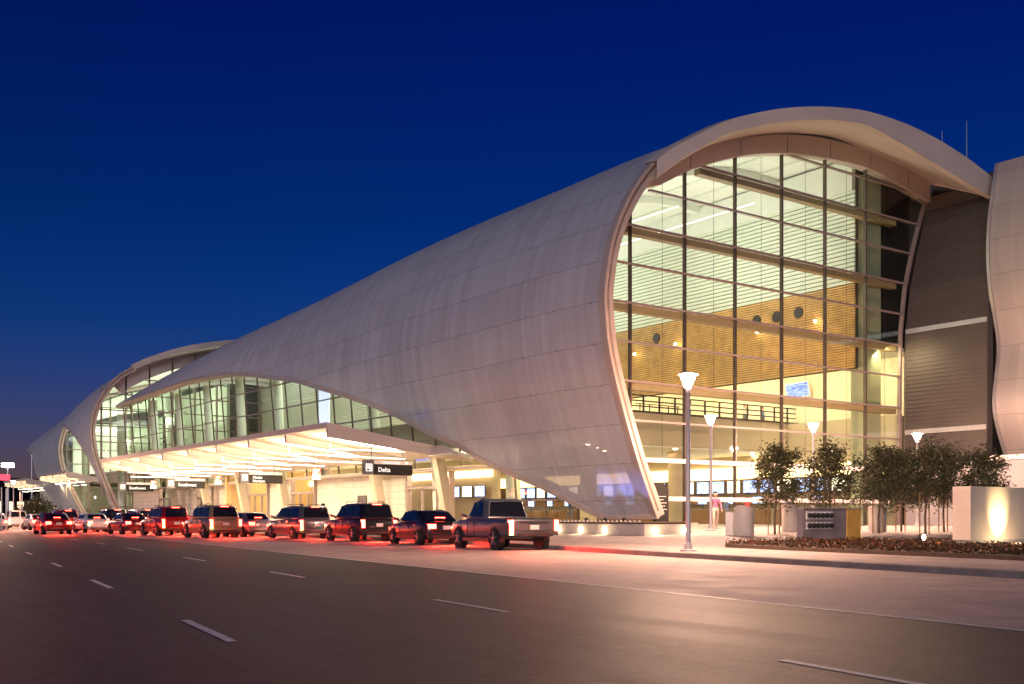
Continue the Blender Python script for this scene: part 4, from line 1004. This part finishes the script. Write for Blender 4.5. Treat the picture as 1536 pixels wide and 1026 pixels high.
        mb = MB(); ym = K['win'][-1][1]+.12; mb.hexa([(sx*(hw*.95), ym, zb+.06), (sx*(hw+.20), ym, zb+.08), (sx*(hw+.19), ym+.12, zb+.08), (sx*(hw*.95), ym+.12, zb+.06), (sx*(hw*.95), ym, zb+.14), (sx*(hw+.20), ym, zb+.22), (sx*(hw+.19), ym+.12, zb+.22), (sx*(hw*.95), ym+.12, zb+.14)]); mb.build('side_mirror', pmz, T, local=True)
        if amber and sx == -1: mb = MB(); mb.box(-rwid*.98, -rwid+.14, -.04, .1, lo-.14, lo-.02); mb.build('indicator', m_amber, T, local=True)
    mb = MB(); zz = S_[1][2]+.02; mb.loft([[(x, -.07+.10*abs(x/rwid)**3+dy, z_) for dy, z_ in ((0, zz), (0, zz+.20), (.12, zz+.22), (.12, zz))] for x in [rwid*i/6 for i in range(-6, 7)]]); mb.build('bumper', m_chrome if kind in ('pickup',) else pmz, T, local=True)
    mb = MB(); pz = (zt-.28) if tall else zt-.22; mb.box(-.17, .17, -.05, -.015, pz-.09, pz+.07); mb.build('number_plate', m_plate, T, local=True)
    if kind != 'pickup':
        mb = MB(); zc = H-.10 if kind != 'sedan' else g[1][1]-.30; yc = rear(zc)-.09; mb.box(-.22, .22, yc, yc+.10, zc, zc+.035); mb.build('brake_light', m_red if lit else m_redlow, T, local=True)
    else:
        mb = MB(); mb.box(-.80, .80, .12, 2.05, 1.10, 1.128); mb.build('bed_dark_sheet', m_black, T, local=True)  # black sheet stands for the shaded inside of the open bed
        mb = MB(); mb.box(-.55, .55, -.035, -.01, .95, .99); mb.build('tailgate_handle', m_black, T, local=True)
    if kind in ('suv', 'van'):
        mb = MB()
        for sx in (-1, 1):
            mb.tube([(sx*.60, .75, H-.03), (sx*.60, .85, H+.06), (sx*.60, 2.45, H+.06), (sx*.60, 2.55, H-.03)], .018, 6)
        mb.split('roof_rail', m_black, T, local=True)
    mb = MB()
    for sx in (-1, 1):
        for y0, y1 in K['win'][-2:]: mb.box(*(sorted((sx*(hw*.985), sx*(hw+.025)))), y0+.1, y0+.28, zb-.14, zb-.10)
    mb.split('door_handle', m_chrome, T, local=True)
    if lit: light('tail_glow', 'AREA', (0, -.10, zt-.2), 150*lit, (1, .03, .015), T, (R(-52), 0, 0), True, shape='RECTANGLE', size=1.5, size_y=.15, spread=R(95))
    return T
def kb(a, off): return kerb_b(a+2)-off
for kind, col, a, off, lb, lit, am in (
    ('pickup', 'grey', -12.4, 1.45, 'dark grey pickup truck with amber and red rear lamps, nearest the planter', 1, True),
    ('sedan', 'black', -4.6, 1.4, 'black saloon car standing just ahead of the pickup truck', 1, False),
    ('suv', 'black', 2.6, 1.4, 'black high car at the kerb under the nearest airline sign', 1, False),
    ('van', 'grey', 10.0, 1.4, 'grey minivan at the kerb, behind the tan high car', 1, True),
    ('sedan', 'silver', 17.6, 1.4, 'silver saloon car at the kerb under the two-line sign', 1, False),
    ('suv', 'maroon', 24.4, 1.4, 'maroon high car at the kerb beside the red one', 1, False),
    ('sedan', 'gold', 31.5, 1.4, 'gold saloon car with a lit rear at the kerb', 1, True),
    ('van', 'silver', 39, 1.4, 'silver minivan at the kerb far down the row', 1, False),
    ('suv', 'black', 47, 1.4, 'black high car at the kerb below the far long-name sign', 1, False),
    ('sedan', 'red', 55, 1.4, 'red saloon car at the kerb near the leaning shell foot', 1, False),
    ('van', 'gold', 64, 1.4, 'gold minivan at the kerb beyond the red saloon', 1, True),
    ('sedan', 'black', 74, 1.4, 'black saloon car, last in the kerbside row', 1, False),
    ('suv', 'tan', 15.2, 4.5, 'tan high car in the second lane with bright rear lamps', 1, True),
    ('suv', 'red', 23.5, 4.5, 'bright red high car in the second lane', 1, True),
    ('sedan', 'maroon', 31.5, 4.5, 'maroon saloon car in the second lane, ahead of the red high car', 1, False),
    ('sedan', 'white', 41, 4.5, 'white saloon car in the second lane', 1, True),
    ('van', 'red', 50, 4.5, 'red minivan in the second lane', 1, False),
    ('sedan', 'silver', 60, 4.5, 'silver saloon car far along the second lane', 1, False),
    ('suv', 'white', 72, 4.5, 'white high car far along the second lane', 1, True),
    ('sedan', 'blue', 86, 4.3, 'dark blue saloon car, farthest in the second lane', 1, False)):
    vehicle(kind, col, kb(a, off), a, lb, None, lit, am)
for kind, col, a, off, lb in (('sedan', 'red', 33, -2.0, 'red saloon car driving off in the through lane'), ('suv', 'grey', 46, -5.7, 'grey high car driving off in the outer through lane'), ('sedan', 'white', 58, -2.0, 'white saloon car far off in the through lane'), ('van', 'maroon', 74, -5.7, 'maroon minivan farthest off in the outer lane')):
    vehicle(kind, col, line_b(a)+off, a, lb, -math.atan2(line_b(a+6)-line_b(a), 6), 1.2, False)

# ================================================================== PEOPLE
def person(loc, rz, shirt, trousers, label, pose='stand', sc=1.0, skirt=False):
    T = thing('person', label, 'person', loc, rz)
    J = {'pel': ((0, 0, .95), .13), 'wai': ((0, 0, 1.08), .115), 'che': ((0, .0, 1.30), .145), 'nec': ((0, .01, 1.47), .062), 'chin': ((0, .03, 1.55), .075), 'head': ((0, .02, 1.64), .098), 'crown': ((0, .0, 1.70), .085)}
    Eg = [('pel', 'wai'), ('wai', 'che'), ('che', 'nec'), ('nec', 'chin'), ('chin', 'head'), ('head', 'crown')]
    for sx, n in ((-1, 'l'), (1, 'r')):
        st = .10 if (pose == 'walk' and sx > 0) else (-.10 if pose == 'walk' else .02*sx)
        J['hip'+n] = ((sx*.10, 0, .88), .10); J['kne'+n] = ((sx*.11, st*1.0+.02, .50), .068); J['ank'+n] = ((sx*.11, st*2 if st < 0 else st*1.2, .09), .045); J['toe'+n] = ((sx*.13, (st*2 if st < 0 else st*1.2)+.16, .04), .035)
        Eg += [('pel', 'hip'+n), ('hip'+n, 'kne'+n), ('kne'+n, 'ank'+n), ('ank'+n, 'toe'+n)]
        arm = {'stand': ((.22, .0, 1.12), (.23, .08, .87)), 'walk': ((.23, -st*.8, 1.13), (.23, -st*1.4+.05, .90)), 'reach': ((.22, .12, 1.14), (.20, .34, 1.10))}[pose]
        J['sho'+n] = ((sx*.18, 0, 1.40), .070); J['elb'+n] = ((sx*arm[0][0], arm[0][1], arm[0][2]), .045); J['wri'+n] = ((sx*arm[1][0], arm[1][1], arm[1][2]), .030)
        d = (Vector(arm[1])-Vector(arm[0])).normalized(); pal = Vector(arm[1])+d*.07; J['pal'+n] = ((sx*pal.x, pal.y, pal.z), .034)
        Eg += [('che', 'sho'+n), ('sho'+n, 'elb'+n), ('elb'+n, 'wri'+n), ('wri'+n, 'pal'+n)]
        for k in range(5):
            q = pal+Vector((0, (k-1.5)*.018 if k < 4 else .05, -.012))+d*((.075, .085, .08, .065)[k] if k < 4 else .02)
            J['fin%d%s' % (k, n)] = ((sx*(q.x-.01), q.y, q.z), .009); Eg.append(('pal'+n, 'fin%d%s' % (k, n)))
    J['nose'] = ((0, .125, 1.62), .014); Eg.append(('head', 'nose'))
    for sx, n in ((-1, 'l'), (1, 'r')): J['ear'+n] = ((sx*.10, .01, 1.63), .014); Eg.append(('head', 'ear'+n))
    ks = list(J); me = bpy.data.meshes.new('body'); me.from_pydata([J[k][0] for k in ks], [(ks.index(p), ks.index(q)) for p, q in Eg], [])
    ob = bpy.data.objects.new('body', me); C.objects.link(ob)
    ob.modifiers.new('skin', 'SKIN'); sub = ob.modifiers.new('sub', 'SUBSURF'); sub.levels = 1; sub.render_levels = 1
    for i, k in enumerate(ks): me.skin_vertices[0].data[i].radius = (J[k][1], J[k][1]*(.8 if k in ('che', 'wai', 'pel') else 1)); me.skin_vertices[0].data[i].use_root = (k == 'pel')
    dg = bpy.context.evaluated_depsgraph_get(); m2 = bpy.data.meshes.new_from_object(ob.evaluated_get(dg)); bpy.data.objects.remove(ob)
    m2.materials.clear()
    for mm in (m_skin, shirt, trousers, m_black): m2.materials.append(mm)
    for p in m2.polygons:
        c = p.center; z = c.z; r_ = abs(c.x)
        p.material_index = 3 if z < .085 else (2 if z < .98 and r_ < .19 else (0 if z > 1.455 or (pose != 'reach' and z < .93 and r_ >= .19) or (pose == 'reach' and c.y > .28) else 1)); p.use_smooth = True
    m2.transform(Matrix.Scale(sc, 4)); m2.name = 'body'
    b = bpy.data.objects.new('body', m2); C.objects.link(b); b.parent = T
    mb = MB(); rings = []
    for t in range(7):
        ph = t/6*math.pi*.62; rings.append([(.112*math.sin(ph+.02)*math.cos(k*math.pi/6)*sc, (-.018+.122*math.sin(ph+.02)*math.sin(k*math.pi/6)-(.02 if t > 4 else 0))*sc, (1.645+.125*math.cos(ph)+(.05*t/6*max(0, math.sin(k*math.pi/6))))*sc) for k in range(12)])
    mb.loft(rings); mb.build('hair', m_hair, T, local=True, smooth=True)
    return T
cloth = {k: M('cloth_'+k, c, .8, var=.12, scale=6) for k, c in {'pink': (.62, .16, .28), 'cream': (.60, .50, .40), 'navy': (.03, .04, .09), 'grey': (.18, .18, .19), 'white': (.68, .66, .64), 'green': (.08, .14, .08), 'blue': (.14, .22, .42), 'red': (.45, .05, .04)}.items()}
def stand(x, d, z=None, **k):
    b, a = at(x, d); person((b, a, walk_z(b, a) if z is None else z), **k)
stand(1073, 49.5, rz=R(150), shirt=cloth['pink'], trousers=cloth['cream'], label='person in a pink top and pale trousers walking before the glass wall', pose='walk')
stand(485, 63, rz=R(-60), shirt=cloth['green'], trousers=cloth['navy'], label='person in a dark green top standing by the minivan at the kerb', pose='reach')
stand(452, 66, rz=R(40), shirt=cloth['cream'], trousers=cloth['grey'], label='person in a cream top standing under the canopy near the silver car', pose='stand')
stand(855, 63.5, rz=R(80), shirt=cloth['navy'], trousers=cloth['grey'], label='person in a navy top inside behind the ground floor side glazing', pose='walk', z=.66)
stand(995 + 125, 66, rz=R(170), shirt=cloth['red'], trousers=cloth['navy'], label='person in a red top inside the lit lobby behind the glass wall', pose='stand', z=.66)
stand(1090, 68, rz=R(10), shirt=cloth['blue'], trousers=cloth['grey'], label='person in a blue top at the check-in desks', pose='reach', z=.66)
person((22.4, 12.2, 7.75), R(160), cloth['white'], cloth['grey'], 'person in a white shirt at the balcony edge, nearer the railing end', 'stand')
person((24.6, 12.4, 7.7), R(190), cloth['blue'], cloth['navy'], 'person in a pale blue shirt at the balcony edge, farther from the railing end', 'stand')
stand(215, 92, rz=R(200), shirt=cloth['white'], trousers=cloth['navy'], label='person in a white shirt on the pavement below the farthest airline sign', pose='walk')

# ================================================================== FAR LEFT
def far(x, d): return at(x, d)
b, a = far(12, 230); HM = thing('floodlight_mast', 'bright floodlight on a tall mast at the far left', 'floodlight', (b, a, 0))
mb = MB(); mb.lathe((0, 0, 0), [(.30, 0), (.25, 6), (.18, 12.0)], 10); mb.build('mast', m_steel, HM, local=True)
mb = MB(); mb.box(-1.2, 1.2, -.2, .2, 12.0, 12.8); mb.build('lamp_head', EM('flood_lens', (1, .88, .72), 40), HM, local=True)
mb = MB(); mb.box(-1.3, 1.3, .21, .4, 11.9, 12.9); mb.build('housing', m_steel, HM, local=True)
b, a = far(48, 250); TP = thing('lamp_mast', 'slim tall mast with a small lamp at its top, right of the floodlight', 'lamp post', (b, a, 0))
mb = MB(); mb.lathe((0, 0, 0), [(.28, 0), (.16, 16.6)], 10); mb.build('mast', m_pole, TP, local=True)
mb = MB(); mb.box(-.8, .8, -.3, .3, 16.6, 16.9); mb.build('arm', m_steel, TP, local=True)
mb = MB(); mb.box(-.75, .75, -.28, .28, 16.45, 16.59); mb.build('lens', m_headl, TP, local=True)
fb, fa = far(20, 120)
dup(lamp0, loc=(fb, fa, .1), label='small lit lamp post at the far left beside the road')
for x, d, lb in ((-6, 96, 'lit lamp post cut by the left edge of the picture'),):
    fb, fa = far(x, d); dup(lamp0, loc=(fb, fa, .1), label=lb)
b, a = far(34, 300); PG = thing('parking_building', 'low dark flat-roofed building behind the far canopy', 'building', (b, a, 0), R(35))
mb = MB(); mb.box(-40, 12, 0, 20, 0, 9.5); mb.build('wall', m_dark, PG, local=True)
mb = MB(); mb.box(-42, 14, -2, 22, 9.52, 12.0); mb.build('roof', m_rib, PG, local=True)
mb = MB()
for i in range(12): mb.box(-38+4*i, -35.6+4*i, -.05, -.01, 2.5, 5.5)
mb.split('window', EM('lit_windows', (1, .62, .34), 1.6), PG, local=True)
b, a = far(4, 200); RB = thing('red_glow_panel', 'red glowing panel standing for a red glow low at the far left', 'sign', (b, a, 7.5), R(35))  # glowing panel on posts, added for a red glow at a shelter roof
mb = MB(); mb.box(-2.6, 1.6, -.2, .2, .6, 1.7); mb.build('panel', EM('red_panel_glow', (1, .05, .08), 1.2), RB, local=True)
mb = MB(); mb.lathe((-2.5, 0, -7.5), [(.15, 0), (.15, 7.5)], 8); mb.lathe((1.4, 0, -7.5), [(.15, 0), (.15, 7.5)], 8); mb.split('post', m_steel, RB, local=True)
def bush(x, d, w, h, lb, sd):
    b, a = far(x, d); r = random.Random(sd); T = thing('bushy_tree', lb, 'tree', (b, a, .1))
    mb = MB(); mb.tube([(0, 0, 0), (.1, 0, h*.4), (0, 0, h*.8)], [.12, .09, .03], 7); mb.build('trunk', m_bark, T, local=True)
    cb = MB()
    for i in range(26):
        an = r.random()*6.28; rr = w/2*r.random()**.6; c = Vector((rr*math.cos(an), rr*math.sin(an), h*(.3+.62*r.random()*(1-.5*rr/(w/2)))))
        for j in range(110): cb.k = r.choice((0, 0, 1)); leaf(cb, c+Vector((r.gauss(0, .35), r.gauss(0, .35), r.gauss(0, .28))), r.uniform(.10, .18), r)
    cb.build('crown', m_leaf, T, local=True, fix=False)
bush(58, 135, 4.6, 4.2, 'broad bushy tree under the far canopies', 21); bush(44, 142, 3.4, 3.2, 'smaller bush left of the broad bushy tree', 22)
for i, (x, d) in enumerate(((2, 88), (9, 92), (33, 110), (30, 104))):
    b, a = far(x, d); mb = MB(); mb.lathe((b, a, 0), [(.10, 0), (.10, .3), (.05, .35), (.05, 3.6), (.02, 3.65)], 8)
    tag(mb.build('slim_post', m_pole), 'slim pale post by the road at the far left', 'post', 'slim pale posts at the far left')

# ================================================================== CAMERA, SKY, SUN
cam = bpy.data.cameras.new('camera'); co = bpy.data.objects.new('camera', cam); C.objects.link(co); S.camera = co
cam.sensor_width = 36; cam.lens = 36*FPX/1536; cam.shift_y = (HORIZON-513)/1536; cam.clip_end = 6000; cam.clip_start = .1
co.location = CAM; co.rotation_euler = (R(90), 0, -math.atan2(.585, .811))
W = bpy.data.worlds.new('World'); S.world = W; W.use_nodes = True; nt = W.node_tree; bg = nt.nodes['Background']
SUN_EL, SUN_AZ = 4.0, 232.0          # azimuth measured clockwise from +Y
sky = nt.nodes.new('ShaderNodeTexSky'); sky.sky_type = 'NISHITA'; sky.sun_disc = False; sky.sun_elevation = R(SUN_EL); sky.sun_rotation = R(SUN_AZ); sky.ozone_density = 6; sky.dust_density = .3; sky.air_density = 1.2
tc = nt.nodes.new('ShaderNodeTexCoord'); sp = nt.nodes.new('ShaderNodeSeparateXYZ'); nt.links.new(tc.outputs['Generated'], sp.inputs[0])
tint = ramp(nt, sp.outputs[2], [(0, (1.0, .46, .72)), (.09, (.72, .30, .64)), (.17, (.17, .23, .56)), (.27, (.018, .155, .43)), (.42, (.005, .082, .40)), (.75, (.003, .04, .3))])
nt.links.new(mix_rgb(nt, 'MULTIPLY', 1., sky.outputs[0], tint), bg.inputs[0]); bg.inputs[1].default_value = .10
sd = Vector((math.sin(R(SUN_AZ))*math.cos(R(SUN_EL)), math.cos(R(SUN_AZ))*math.cos(R(SUN_EL)), math.sin(R(SUN_EL))))
so = light('sun', 'SUN', (0, 0, 60), .84, (.98, .95, 1), None, angle=R(30)); so.rotation_euler = (-sd).to_track_quat('-Z', 'Y').to_euler()
S.view_settings.view_transform = 'Standard'; S.view_settings.look = 'None'; S.view_settings.exposure = .8; S.view_settings.gamma = 1
S.render.engine = 'CYCLES'; S.cycles.use_denoising = True; S.cycles.max_bounces = 6; S.cycles.diffuse_bounces = 3; S.cycles.glossy_bounces = 3; S.cycles.transparent_max_bounces = 12
S.cycles.caustics_reflective = False; S.cycles.caustics_refractive = False; S.cycles.sample_clamp_indirect = 6
